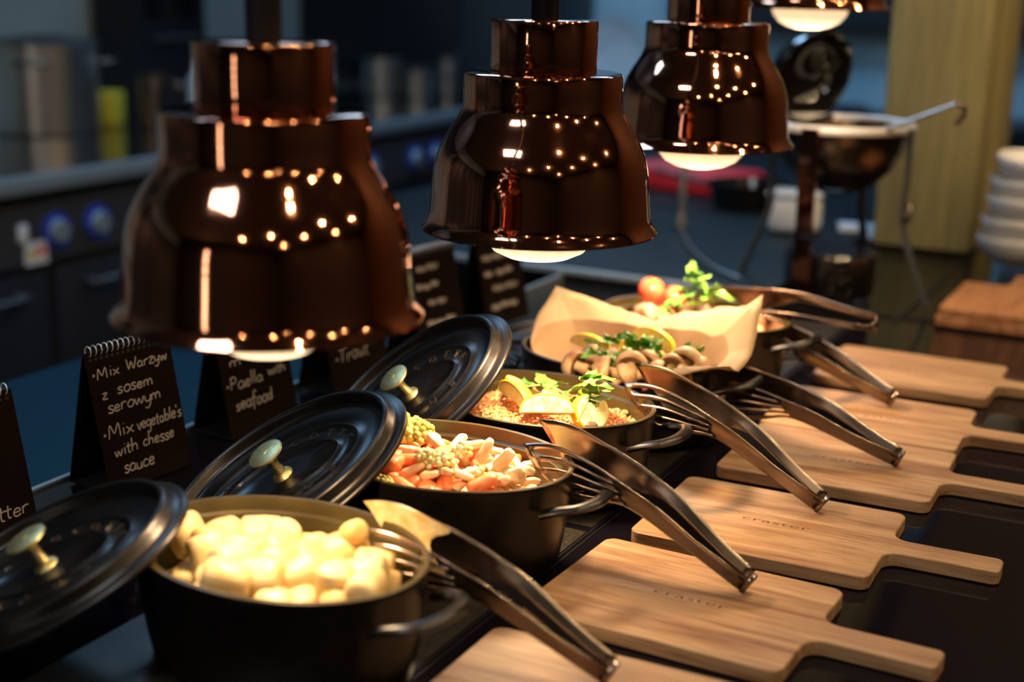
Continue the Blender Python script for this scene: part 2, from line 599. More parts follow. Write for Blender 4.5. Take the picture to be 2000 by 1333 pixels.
def board_mesh(t):
    P = board_outline()
    n = len(P)
    bv = 0.0012
    bm = bmesh.new()
    cx, cy = BL * 0.6, 0
    rings = []
    for z, inset in ((0, bv), (bv, 0), (t - bv, 0), (t, bv)):
        ring = []
        for i, (x, y) in enumerate(P):
            tx, ty = P[(i + 1) % n][0] - P[i - 1][0], P[(i + 1) % n][1] - P[i - 1][1]
            ln = math.hypot(tx, ty)
            nx, ny = -ty / ln, tx / ln        # outline runs clockwise: left normal points outward
            ring.append(bm.verts.new((x - nx * inset, y - ny * inset, z)))
        rings.append(ring)
    for a, b in zip(rings[:-1], rings[1:]):
        for i in range(n):
            j = (i + 1) % n
            bm.faces.new((a[i], a[j], b[j], b[i]))
    bm.faces.new(rings[0])
    bm.faces.new(rings[-1])
    bmesh.ops.recalc_face_normals(bm, faces=bm.faces)
    me = bpy.data.meshes.new('serving_board')
    bm.to_mesh(me)
    bm.free()
    return me


bme = board_mesh(BT)
bme.materials.append(MATS['board_wood'])
v_, f_ = text_data('craster', 0.0155)
stamp_me = bpy.data.meshes.new('burnt_lettering')
stamp_me.from_pydata([(x * 1.75, y * 0.95, 0) for x, y, z in v_], [], f_)
stamp_me.materials.append(MATS['burnt'])
fx = [-0.052, 0.060, 0.174, 0.295, 0.378, 0.501]
fy = [1.123, 1.344, 1.540, 1.757, 1.942, 2.188]
fth = [-26.2, -28.8, -25.8, -25.5, -25.0, -26.7]
blab = ['pale wooden handled board cut off by the bottom edge of the photo', 'wooden handled board in front, under the tongs of the vegetable pot',
        'wooden handled board with a clear stamp, under the tongs of the rice pot', 'wooden handled board touched by the tongs of the mushroom pot',
        'wooden handled board tucked against the farthest row board', 'farthest wooden handled board of the row, beside the dark tongs']
BOARDS = []
for k in range(6):
    p = _tow(fx[k], fy[k], 0.0008)
    o = link('serving_board', bme, None, None, p, (0, 0, math.radians(fth[k]) + HEAD), smooth=False)
    tag(o, blab[k], 'board', 'handled serving boards in a row')
    s_ = link('burnt_lettering', stamp_me, None, o, (0.135, -0.005, BT + 0.00012), smooth=False)
    BOARDS.append(o)
bme.shade_smooth()
bme.set_sharp_from_angle(angle=math.radians(30))
for k in range(2):
    o = link('dark_board', bme.copy() if k == 0 else bpy.data.meshes['dark_serving_board'], None, None, (-0.36 + 0.004 * k, 2.56 + 0.003 * k, 0.0008 + 0.0172 * k), (0, 0, pi / 2))
    if k == 0:
        o.data.name = 'dark_serving_board'
        o.data.materials[0] = MATS['board_wood_dark']
    tag(o, ('lower dark board of the pair beside the white bowls', 'upper dark board of the pair beside the white bowls')[k], 'board', 'dark boards by the bowls')

# ------------------------------------------------------------------ cocottes
PA, PB, PH = 0.144, 0.107, 0.110
POT_C = [(-0.705, 0.946), (-0.705, 1.229), (-0.708, 1.462), (-0.705, 1.715), (-0.700, 1.972)]
outer = [(0, 0, 0), (0.110, 0.074, 0), (0.122, 0.086, 0.003), (0.130, 0.094, 0.011), (0.134, 0.0975, 0.03), (0.139, 0.102, 0.065), (0.1425, 0.1055, 0.100),
         (0.144, 0.107, 0.1075), (0.1435, 0.1065, 0.1105)]
inner = [(0.1435, 0.1065, 0.1105), (0.1415, 0.1045, 0.1115), (0.1385, 0.1015, 0.1105), (0.1375, 0.1005, 0.098), (0.1345, 0.0975, 0.0955), (0.1325, 0.0955, 0.0955), (0.1318, 0.0948, 0.091),
         (0.1285, 0.0915, 0.05), (0.121, 0.084, 0.016), (0.105, 0.068, 0.009), (0, 0, 0.009)]


def make_pot():
    t = thing('oval_pot', 'x', 'pot', (0, 0, 0))
    lathe('pot_wall', outer, 'iron', t, 72)
    lathe('pot_lining', inner, 'iron_inside', t, 72)
    for s in (1, -1):
        path = smooth_path([(s * 0.136, -0.043, 0.083), (s * 0.152, -0.041, 0.089), (s * 0.171, -0.034, 0.093), (s * 0.181, -0.018, 0.095), (s * 0.183, 0, 0.0955),
                            (s * 0.181, 0.018, 0.095), (s * 0.171, 0.034, 0.093), (s * 0.152, 0.041, 0.089), (s * 0.136, 0.043, 0.083)], 4)
        tube('handle', path, 0.0075, 'iron', t, 10, False, (1.0, 0.62))
    return t


plab = ['black oval iron pot filled with pale dumplings, nearest the camera', 'black oval iron pot filled with mixed vegetables', 'black oval iron pot filled with orange rice and lemon',
        'black oval iron pot lined with kraft paper', 'farthest black oval iron pot, with meat and tomatoes']
pot0 = make_pot()
POTS = []
for k, (x, y) in enumerate(POT_C):
    t = pot0 if k == 0 else copy_tree(pot0)
    t.location = (x, y, 0.0012)
    t.rotation_euler = (0, 0, math.radians((-6, 0.8, -0.6, 2, -2)[k]))
    tag(t, plab[k], 'pot', 'black oval iron pots in a row')
    POTS.append(t)

# lids
LA, LB = 0.146, 0.109
lid_rows = [(0, 0, 0.0020), (0.120, 0.083, 0.0020), (0.1275, 0.0905, 0.0018), (0.1285, 0.0915, -0.003), (0.1305, 0.0935, -0.003), (0.132, 0.095, 0.0015), (0.1455, 0.1085, 0.0), (0.146, 0.109, 0.0015), (0.1455, 0.1085, 0.0038),
            (0.142, 0.105, 0.0052), (0.1365, 0.0995, 0.0065), (0.1345, 0.0975, 0.0095), (0.1330, 0.0960, 0.0160), (0.1318, 0.0948, 0.0186), (0.1295, 0.0925, 0.0195), (0.1272, 0.0902, 0.0187), (0.1255, 0.0885, 0.0160),
            (0.1238, 0.0868, 0.0105), (0.1220, 0.0850, 0.0072), (0.117, 0.080, 0.0062)]
for sa, sb in ((0.092, 0.056), (0.068, 0.0335)):
    lid_rows += [(sa + 0.0024, sb + 0.0024, 0.0060), (sa + 0.0008, sb + 0.0008, 0.0086), (sa - 0.0008, sb - 0.0008, 0.0086), (sa - 0.0024, sb - 0.0024, 0.0060)]
lid_rows += [(0.03, 0.016, 0.0060), (0, 0, 0.0060)]


def arc_text(s, sa, sb, t0, t1, size, flip=False):
    parts = []
    n = len(s)
    for k, ch in enumerate(s):
        if ch == ' ':
            continue
        t = math.radians(t0 + (t1 - t0) * (k / max(1, n - 1)))
        x, y = sa * math.cos(t), sb * math.sin(t)
        tx, ty = -sa * math.sin(t), sb * math.cos(t)
        ang = math.atan2(ty, tx) + (0 if flip else pi)
        v, f = text_data(ch, size, 0.0008)
        ca, sn = math.cos(ang), math.sin(ang)
        v = [(p[0], p[1] - size * 0.34, p[2]) for p in v]
        parts.append(([(x + p[0] * ca - p[1] * sn, y + p[0] * sn + p[1] * ca, 0.0063 + p[2]) for p in v], f))
    return parts


def make_lid():
    t = thing('pot_lid', 'x', 'lid', (0, 0, 0))
    lathe('lid_plate', lid_rows, 'iron', t, 80, sharp=60)
    for v, f in arc_text('LA COCOTTE', 0.080, 0.0447, 170, 10, 0.0145) + arc_text('STAUB', 0.080, 0.0447, 222, 318, 0.0145, True):
        mk('raised_letter', v, f, 'iron_letter', t, smooth=False)
    kz = -0.0043
    kb = lathe('knob', [(r, z + kz) for r, z in ((0, 0.0105), (0.0115, 0.0105), (0.0105, 0.0125), (0.0065, 0.0155), (0.0052, 0.024), (0.0055, 0.032), (0.0085, 0.0365), (0.0175, 0.0395), (0.0195, 0.0415), (0.0192, 0.0432), (0.0165, 0.0445), (0, 0.0450))], 'brass', t, 32)
    lathe('knob_screw', [(r, z + kz) for r, z in ((0, 0.0455), (0.003, 0.0455), (0.0035, 0.0449), (0.0035, 0.0445))], 'brass', kb, 12)
    return t


def lid_matrix(c, al, be, ga):
    al, be, ga = map(math.radians, (al, be, ga))
    Ry = Matrix(((math.cos(al), 0, -math.sin(al)), (0, 1, 0), (math.sin(al), 0, math.cos(al))))
    Rx = Matrix.Rotation(be, 3, 'X')
    Rz = Matrix.Rotation(ga, 3, 'Z')
    return Matrix.Translation(c) @ (Rz @ Ry @ Rx).to_4x4()


lid0 = make_lid()
LIDS = [((-0.8969, 0.8665, 0.0744), 25.0, 17.4, 12.7, 'black iron lid leaning on the dumpling pot, cut off at the left'),
        ((-0.8354, 1.135, 0.0883), 29.95, 20.3, 22.2, 'black iron lid leaning on the vegetable pot'),
        ((-0.8440, 1.4015, 0.1045), 36.7, 24.7, 18.0, 'black iron lid leaning on the rice pot'),
        ((-0.962, 1.735, 0.0042), 0, 0, 90, 'black iron lid lying flat beside the paper-lined pot'),
        ((-0.962, 2.045, 0.0042), 0, 0, 90, 'black iron lid lying flat beside the meat pot')]
for k, (c, al, be, ga, lb) in enumerate(LIDS):
    t = lid0 if k == 0 else copy_tree(lid0)
    t.matrix_world = lid_matrix(c, al, be, ga)
    tag(t, lb, 'lid', 'black oval iron pot lids')

# ------------------------------------------------------------------ tongs
# outlines of the two arms: (along, height) of top edge and bottom edge, from the bend to the tip
FORK_T = [(0, .0195), (.0385, .0155), (.070, .0125), (.104, .0124), (.130, .0111), (.157, .0075), (.180, .0045), (.205, -.0003), (.228, -.0070), (.2475, -.0185), (.2656, -.0369)]
FORK_B = [(0, -.0005), (.035, -.0035), (.065, -.0057), (.097, -.0088), (.123, -.0105), (.145, -.0140), (.158, -.0205), (.170, -.0300), (.180, -.0380), (.190, -.0445), (.200, -.0495)]
LEAF_T = [(0, .0165), (.0385, .0155), (.070, .0173), (.100, .0197), (.1325, .0183), (.1662, .0153), (.195, .0100), (.2258, .0023), (.2435, -.0045), (.2600, -.0145), (.2749, -.0281)]
LEAF_B = [(0, -.0015), (.038, -.0020), (.070, -.0020), (.100, -.0035), (.128, -.0060), (.150, -.0130), (.164, -.0225), (.178, -.0330), (.190, -.0415), (.200, -.0470), (.2106, -.0497)]
G0, G1 = 0.015, 0.09


def arm_point(q, t, fork):
    """q 0..10 along the stations, t 0 bottom .. 1 top"""
    Tt, Bb = (FORK_T, FORK_B) if fork else (LEAF_T, LEAF_B)
    i = min(9, int(q))
    u = q - i

    def cr(L, k):
        p0, p1, p2, p3 = L[max(i - 1, 0)][k], L[i][k], L[i + 1][k], L[min(i + 2, 10)][k]
        return 0.5 * (2 * p1 + (p2 - p0) * u + (2 * p0 - 5 * p1 + 4 * p2 - p3) * u * u + (3 * p1 - p0 - 3 * p2 + p3) * u ** 3)
    s = cr(Bb, 0) * (1 - t) + cr(Tt, 0) * t
    w = cr(Bb, 1) * (1 - t) + cr(Tt, 1) * t
    tipb = max(0, (q - 8.5) / 1.5)
    s += 0.004 * tipb * math.sin(pi * t)
    w -= 0.003 * tipb * math.sin(pi * t)
    hnd = max(0.0, 1 - max(0, q - 3.5) / 3.0)          # 1 on the handle, 0 on the blade
    bl = 1 - hnd
    if fork:
        lean = 0.0030 * max(0, (t - 0.70) / 0.30) * hnd
        z = 0.003 * (1 - t) * hnd - lean - (0.0045 * bl * (1 - (2 * t - 1) ** 2) + 0.003 * bl)
    else:
        lean = 0.0060 * max(0, (t - 0.42) / 0.58) * hnd
        z = G0 + G1 * s + lean + 0.0060 * bl * (1 - (2 * t - 1) ** 2) - 0.004 * bl
    return (s, w, z)


def arm_data(fork):
    V, Fc = [], []
    if fork:
        ts = [0]
        bars, slots = 0.104, 0.120
        for k in range(4):
            ts += [ts[-1] + bars, ts[-1] + bars + slots]
        ts.append(1.0)
        sig = [0.25, 1, 2, 3, 3.6, 4.2, 4.7, 5.0, 5.3, 5.6, 6.0, 6.5, 7.0, 7.5, 8.0, 8.5, 8.9, 9.3, 9.6, 9.8, 10]
    else:
        ts = [0, .14, .28, .42, .56, .70, .85, 1.0]
        sig = [0.25] + [k * 0.5 for k in range(1, 21)]
    for sg in sig:
        for t in ts:
            V.append(arm_point(sg, t, fork))
    n = len(ts)
    for i in range(len(sig) - 1):
        for j in range(n - 1):
            mid = (sig[i] + sig[i + 1]) / 2
            if fork and j % 2 == 1 and 4.8 + 0.12 * j < mid < 9.65:
                continue
            Fc.append((i * n + j, i * n + j + 1, (i + 1) * n + j + 1, (i + 1) * n + j))
    return V, Fc


def make_tongs():
    t = thing('serving_tongs', 'x', 'tongs', (0, 0, 0))
    for nm, fk in (('fork_arm', True), ('spoon_arm', False)):
        v, f = arm_data(fk)
        o = mk(nm, v, f, 'steel', t, sharp=60)
        md = o.modifiers.new('thick', 'SOLIDIFY')
        md.thickness = 0.0014
        md.offset = 0
    # added dark strip standing in for the shaded channel inside the far handle
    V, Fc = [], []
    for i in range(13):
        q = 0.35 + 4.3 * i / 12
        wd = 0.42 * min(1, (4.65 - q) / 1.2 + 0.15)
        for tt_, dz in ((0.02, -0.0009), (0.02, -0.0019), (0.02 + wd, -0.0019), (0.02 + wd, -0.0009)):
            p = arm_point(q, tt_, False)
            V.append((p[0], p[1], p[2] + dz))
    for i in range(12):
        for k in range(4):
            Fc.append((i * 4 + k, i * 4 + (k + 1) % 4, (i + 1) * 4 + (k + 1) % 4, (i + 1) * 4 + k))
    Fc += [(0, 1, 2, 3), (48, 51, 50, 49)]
    st_ = mk('shade_strip', V, Fc, 'card_back', t, sharp=40)
    st_['label'] = 'added strip imitating the dark shade inside the handle'
    # rounded bend joining the arms
    V, Fc = [], []
    NB = 12
    for k in range(NB + 1):
        q = k / NB
        ang = pi * q
        za, zb_ = arm_point(0.25, 0.5, True)[2], arm_point(0.25, 0.5, False)[2]
        zc, rz_ = (za + zb_) / 2, (zb_ - za) / 2
        sx = arm_point(0.25, 0.5, True)[0]
        co = math.cos(ang)
        z = zc - rz_ * math.copysign(abs(co) ** 0.35, co)
        x = sx - 0.0045 * abs(math.sin(ang)) ** 0.35
        for j in (0, 1):
            w = arm_point(0.25, j, True)[1] * (1 - q) + arm_point(0.25, j, False)[1] * q
            V.append((x, w, z))
    for i in range(NB):
        Fc.append((2 * i, 2 * i + 1, 2 * i + 3, 2 * i + 2))
    o = mk('bend', V, Fc, 'steel', t)
    md = o.modifiers.new('thick', 'SOLIDIFY')
    md.thickness = 0.0016
    md.offset = 0
    return t


def tongs_matrix(hinge, toward, roll):
    a = (Vector(toward) - Vector(hinge)).normalized()
    o0 = a.cross(Vector((0, 0, 1))).normalized()
    w0 = o0.cross(a).normalized()
    r = math.radians(roll)
    o = o0 * math.cos(r) + w0 * math.sin(r)
    w = w0 * math.cos(r) - o0 * math.sin(r)
    org = Vector(hinge) + w * 0.0012
    return Matrix(((a.x, w.x, o.x, org.x), (a.y, w.y, o.y, org.y), (a.z, w.z, o.z, org.z), (0, 0, 0, 1)))


zb = BT + 0.0016
TONGS = [((onz(1182, 1346, zb)), (-0.604, 1.002, 0.118), 5, 'steel tongs with sauce on their tips, on the dumpling pot'),
         (onz(1452, 1165, zb), ony(1178, 925, 1.250), 5, 'steel tongs leaning on the vegetable pot'),
         (onz(1597, 1006, zb), ony(1372, 812, 1.500), 5, 'steel tongs leaning on the rice pot'),
         (onz(1752, 917, zb), ony(1535, 792, 1.704), 8, 'steel tongs reaching into the paper-lined mushroom pot'),
         (onz(1740, 798, zb), ony(1532, 668, 1.962), 8, 'steel tongs reaching towards the farthest pot from its board')]
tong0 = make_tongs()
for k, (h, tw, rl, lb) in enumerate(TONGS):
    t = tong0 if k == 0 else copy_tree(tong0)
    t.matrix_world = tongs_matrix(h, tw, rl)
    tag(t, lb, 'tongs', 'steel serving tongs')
TONG1 = tong0
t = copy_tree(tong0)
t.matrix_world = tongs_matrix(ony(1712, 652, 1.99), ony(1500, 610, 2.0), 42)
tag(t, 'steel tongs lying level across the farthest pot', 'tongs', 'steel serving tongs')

# sauce clinging to the tips of the nearest tongs
for nm, fk, q0, t0, t1, dz in (('sauce_smear', False, 6.6, 0.0, 1.0, -0.0016), ('sauce_smear', True, 9.2, 0.0, 1.0, -0.0016)):
    V, Fc = [], []
    nq, nt = 14, 9
    for i in range(nq):
        for j in range(nt):
            tt_ = t0 + (t1 - t0) * j / (nt - 1)
            qq = q0 + 0.7 * math.sin(5 * tt_) * (not fk) + (10 - q0 - 0.7 * math.sin(5 * tt_) * (not fk)) * i / (nq - 1)
            p = arm_point(min(10, qq), tt_, fk)
            e = 0 if (i == 0 or j in (0, nt - 1)) else 1
            V.append((p[0], p[1], p[2] + dz * (0.55 + 0.45 * e) - 0.0006 * e * math.sin(i * 2.1 + j * 1.3)))
    for i in range(nq - 1):
        for j in range(nt - 1):
            Fc.append((i * nt + j, i * nt + j + 1, (i + 1) * nt + j + 1, (i + 1) * nt + j))
    o = mk(nm, V, Fc, 'cream_sauce', TONG1)
    o['label'] = 'pale creamy sauce smeared on the tip'

# ------------------------------------------------------------------ menu cards
GL = {
    'a': (0.5, [[(.38, .42), (.2, .5), (.05, .3), (.08, .08), (.22, 0), (.36, .15), (.39, .46)], [(.39, .46), (.39, .1), (.47, 0)]]),
    'b': (0.45, [[(.06, 1), (.05, .5), (.05, .02)], [(.05, .32), (.2, .5), (.37, .35), (.34, .08), (.18, 0), (.05, .08)]]),
    'c': (0.42, [[(.36, .42), (.2, .5), (.05, .3), (.07, .08), (.2, 0), (.37, .08)]]),
    'd': (0.48, [[(.38, .35), (.22, .5), (.05, .32), (.07, .08), (.22, 0), (.37, .14)], [(.39, 1), (.39, .5), (.40, 0)]]),
    'e': (0.42, [[(.06, .25), (.33, .3), (.31, .46), (.17, .5), (.05, .3), (.08, .06), (.22, 0), (.37, .1)]]),
    'f': (0.36, [[(.38, .92), (.26, 1), (.17, .8), (.15, .3), (.12, -.3)], [(.0, .5), (.32, .53)]]),
    'g': (0.48, [[(.36, .42), (.2, .5), (.05, .32), (.08, .1), (.22, .06), (.35, .2), (.38, .48)], [(.38, .48), (.37, -.15), (.22, -.4), (.04, -.3)]]),
    'h': (0.46, [[(.06, 1), (.05, .5), (.04, 0)], [(.05, .3), (.2, .5), (.35, .4), (.37, 0)]]),
    'i': (0.2, [[(.08, .48), (.08, .2), (.1, 0)], [(.09, .7), (.1, .74)]]),
    'l': (0.2, [[(.08, 1), (.07, .4), (.1, 0)]]),
    'm': (0.68, [[(.04, .48), (.04, 0)], [(.04, .3), (.17, .5), (.28, .4), (.29, 0)], [(.29, .3), (.42, .5), (.55, .4), (.58, 0)]]),
    'n': (0.46, [[(.05, .48), (.05, 0)], [(.05, .3), (.2, .5), (.34, .4), (.37, 0)]]),
    'o': (0.46, [[(.22, .5), (.06, .3), (.1, .05), (.25, 0), (.39, .2), (.35, .45), (.2, .5)]]),
    'r': (0.36, [[(.05, .48), (.05, 0)], [(.05, .3), (.16, .48), (.32, .46)]]),
    's': (0.38, [[(.33, .44), (.2, .5), (.07, .4), (.16, .27), (.3, .18), (.28, .04), (.14, 0), (.03, .06)]]),
    't': (0.34, [[(.16, .85), (.14, .4), (.16, .05), (.28, .02)], [(.0, .55), (.32, .58)]]),
    'u': (0.46, [[(.05, .48), (.06, .12), (.18, 0), (.32, .1), (.37, .48)], [(.37, .48), (.38, .1), (.44, 0)]]),
    'v': (0.40, [[(.03, .48), (.17, 0), (.34, .5)]]),
    'w': (0.6, [[(.03, .48), (.14, 0), (.27, .42), (.40, 0), (.54, .5)]]),
    'x': (0.42, [[(.03, .48), (.36, 0)], [(.36, .48), (.03, 0)]]),
    'y': (0.44, [[(.04, .48), (.08, .15), (.2, .06), (.35, .18)], [(.37, .48), (.34, -.1), (.2, -.4), (.03, -.32)]]),
    'z': (0.42, [[(.04, .46), (.34, .48), (.05, .02), (.38, 0)]]),
    'M': (0.72, [[(.04, 0), (.12, .95), (.32, .3), (.54, .97), (.62, 0)]]),
    'W': (0.78, [[(.03, .85), (.16, .02), (.34, .6), (.5, 0), (.72, .9)]]),
    'P': (0.5, [[(.1, .95), (.07, 0)], [(.02, .85), (.25, 1), (.45, .8), (.35, .52), (.08, .45)]]),
    'T': (0.56, [[(.02, .85), (.3, .92), (.6, 1)], [(.3, .92), (.24, .4), (.22, 0)]]),
    "'": (0.16, [[(.08, 1), (.06, .8)]]),
    '*': (0.3, [[(.1, .3), (.14, .34), (.16, .3), (.12, .27), (.1, .3)]]),
    '~': (1.0, [[(.0, .2), (.12, .5), (.22, .1), (.36, .48), (.46, .08), (.6, .45), (.72, .1), (.9, .4)]]),
    ' ': (0.38, []),
}


def ribbon(pts, w):
    V, Fc = [], []
    n = len(pts)
    for i, p in enumerate(pts):
        a, b = pts[max(0, i - 1)], pts[min(n - 1, i + 1)]
        dx, dy = b[0] - a[0], b[1] - a[1]
        l = math.hypot(dx, dy) or 1
        nx, ny = -dy / l * w / 2, dx / l * w / 2
        V += [(p[0] + nx, p[1] + ny, 0), (p[0] - nx, p[1] - ny, 0)]
    for i in range(n - 1):
        Fc.append((2 * i, 2 * i + 1, 2 * i + 3, 2 * i + 2))
    return V, Fc


def handwriting(lines, w, seed):
    """lines: (text, x0, y, x1, cap height) in the plane of the leaf, stretched to end at x1"""
    rnd = random.Random(seed)
    parts = []
    for s, x, y, x1, size in lines:
        kx = (x1 - x) / (sum(GL[c][0] for c in s) * size)
        for ch in s:
            adv, strokes = GL[ch]
            jy, js = rnd.uniform(-.06, .06), rnd.uniform(.92, 1.1)
            for st in strokes:
                pts = smooth_path(st, 4)
                pts = [(x + (px_ * js * kx + py_ * 0.10) * size, y + (py_ * js + jy) * size) for px_, py_ in pts]
                parts.append(ribbon(pts, w * (1.6 if ch == '*' else 1)))
            x += adv * size * kx
    return join_data(parts)


CW, CH, CD = 0.130, 0.172, 0.036   # leaf width, leaf length, half depth of the tent


def menu_card(base, yaw, label, lines, seed, w=0.0016):
    t = thing('menu_card', label, 'menu card', base, (0, 0, yaw), 'tent menu cards behind the pots')
    hz = math.sqrt(CH ** 2 - CD ** 2)
    tilt = math.atan2(CD, hz)
    # front leaf leans from (0,0,0) back to (-CD, 0, hz); local leaf axes: x -> +Y, y -> up the leaf
    Mf = Matrix(((0, -math.sin(tilt), math.cos(tilt), 0), (1, 0, 0, 0), (0, math.cos(tilt), math.sin(tilt), 0.0004), (0, 0, 0, 1)))
    Mb = Matrix(((0, math.sin(tilt), -math.cos(tilt), -2 * CD), (1, 0, 0, 0), (0, math.cos(tilt), math.sin(tilt), 0.0004), (0, 0, 0, 1)))
    fl = link('front_leaf', box_mesh(CW, CH - 0.006, 0.0014, 0.0004, 1, (CW / 2, CH / 2 - 0.003, -0.0007)), 'card_brown', t, smooth=False)
    fl.matrix_local = Mf
    bl = link('back_leaf', box_mesh(CW, CH - 0.006, 0.0014, 0.0004, 1, (CW / 2, CH / 2 - 0.003, -0.0007)), 'card_back', t, smooth=False)
    bl.matrix_local = Mb
    fo = link('foot_leaf', box_mesh(2 * CD - 0.004, CW, 0.0012, 0, 1, (-CD, CW / 2, 0.0008)), 'card_back', t, smooth=False)
    rings = []
    for k in range(15):
        y = 0.008 + k * (CW - 0.016) / 14
        rings.append(tube_data([(-CD + 0.0052 * math.cos(a), y, hz - 0.0045 + 0.0062 * math.sin(a)) for a in [2 * pi * q / 14 for q in range(14)]], 0.0006, 5, True, upv=Vector((0, 1, 0))))
    v, f = join_data(rings)
    mk('spiral_binding', v, f, 'wire', t)
    holes = join_data([ribbon([(0.006 + k * (CW - 0.016) / 14, CH - 0.015), (0.010 + k * (CW - 0.016) / 14, CH - 0.015)], 0.003) for k in range(15)])
    ho = mk('punched_holes', holes[0], holes[1], 'black_plastic', fl, smooth=False)
    ho.location = (0, 0, 0.0002)
    if lines:
        v, f = handwriting(lines, w, seed)
        le = mk('chalk_lettering', v, f, 'chalk', fl, smooth=False)
        le.location = (0, 0, 0.0003)
    return t


YAW = math.radians(-6)
menu_card((-1.1, 0.912, 0.001), YAW, 'brown menu card cut off at the left edge, its last letters showing', [('tter', 0.082, 0.034, 0.122, 0.016)], 1)
menu_card((-1.118, 1.180, 0.001), YAW, 'brown menu card offering mixed vegetables with cheese sauce',
          [('*Mix', 0.004, 0.1335, 0.047, 0.0140), ('Warzyw', 0.057, 0.1350, 0.122, 0.0140), ('z', 0.014, 0.110, 0.024, 0.0150), ('sosem', 0.037, 0.111, 0.094, 0.0150), ('serowym', 0.018, 0.0915, 0.102, 0.0150),
           ("*Mix", 0.003, 0.0625, 0.051, 0.0160), ("vegetable's", 0.056, 0.0625, 0.127, 0.0150), ('with', 0.016, 0.0400, 0.052, 0.0150), ('chesse', 0.060, 0.0410, 0.110, 0.0150), ('sauce', 0.025, 0.0185, 0.072, 0.0160)], 2)
menu_card((-1.118, 1.405, 0.001), YAW, 'brown menu card offering paella with seafood', [('m', 0.018, 0.094, 0.040, 0.014), ('*Paella', 0.004, 0.064, 0.075, 0.0170), ('with', 0.084, 0.068, 0.118, 0.0140), ('seafood', 0.016, 0.036, 0.086, 0.0170)], 3)
menu_card((-1.118, 1.640, 0.001), YAW, 'brown menu card offering trout', [('*Trout', 0.012, 0.044, 0.088, 0.022)], 4)
menu_card((-1.118, 1.880, 0.001), YAW, 'blurred brown menu card with four short chalk lines, second farthest', [('~~', 0.022, 0.130, 0.080, 0.022), ('~~~', 0.014, 0.102, 0.075, 0.022), ('~~', 0.040, 0.074, 0.09, 0.022), ('~~~', 0.030, 0.042, 0.105, 0.022)], 5, 0.0026)
menu_card((-1.118, 2.105, 0.001), YAW, 'blurred brown menu card with dense chalk lines, farthest of the cards', [('~~~', 0.016, 0.140, 0.10, 0.022), ('~~~', 0.012, 0.112, 0.11, 0.022), ('~ ~~', 0.012, 0.084, 0.10, 0.022), ('~~', 0.030, 0.056, 0.11, 0.022), ('~~~', 0.020, 0.026, 0.10, 0.022)], 6, 0.0028)

# ------------------------------------------------------------------ heat lamps
shade_out = [(0.0555, 0.1735), (0.0800, 0.1735), (0.0826, 0.1720), (0.0836, 0.1690), (0.0838, 0.150), (0.0839, 0.1365), (0.0858, 0.131), (0.0890, 0.1235), (0.0940, 0.1150), (0.1010, 0.1035), (0.1065, 0.0930), (0.1105, 0.0825), (0.1135, 0.070),
             (0.1152, 0.0560), (0.1165, 0.040), (0.1180, 0.0215), (0.1190, 0.0140), (0.1215, 0.0075), (0.1255, 0.0030), (0.1268, 0.0010), (0.1266, -0.0008), (0.1250, -0.0010)]
shade_in = [(0.1250, -0.0010), (0.1225, 0.0040), (0.1170, 0.0140), (0.1140, 0.040), (0.1110, 0.070), (0.1040, 0.0930), (0.0920, 0.1120), (0.0820, 0.135), (0.0815, 0.168), (0.0, 0.170)]


LZ = 0.955
shade_out = [(r, z * LZ) for r, z in shade_out]
shade_in = [(r, z * LZ) for r, z in shade_in]


def make_lamp():
    t = thing('heat_lamp', 'x', 'lamp', (0, 0, 0))
    lathe('shade', shade_out, 'copper', t, 96, sharp=40)
    lathe('shade_lining', shade_in, 'copper_inside', t, 64)
    nk = lathe('neck', [(r, z * LZ) for r, z in ((0.0555, 0.1730), (0.0558, 0.1740), (0.0558, 0.2265), (0.0548, 0.2290), (0.0530, 0.2298), (0.0, 0.2298))], 'copper', t, 64, sharp=40)
    b = lathe('bulb', [(0.0, -0.0350), (0.018, -0.0342), (0.034, -0.0310), (0.049, -0.0240), (0.059, -0.0130), (0.0630, -0.002), (0.0640, 0.010), (0.060, 0.028), (0.046, 0.060), (0.026, 0.090), (0.018, 0.130)], 'bulb_glass', t, 48)
    return t


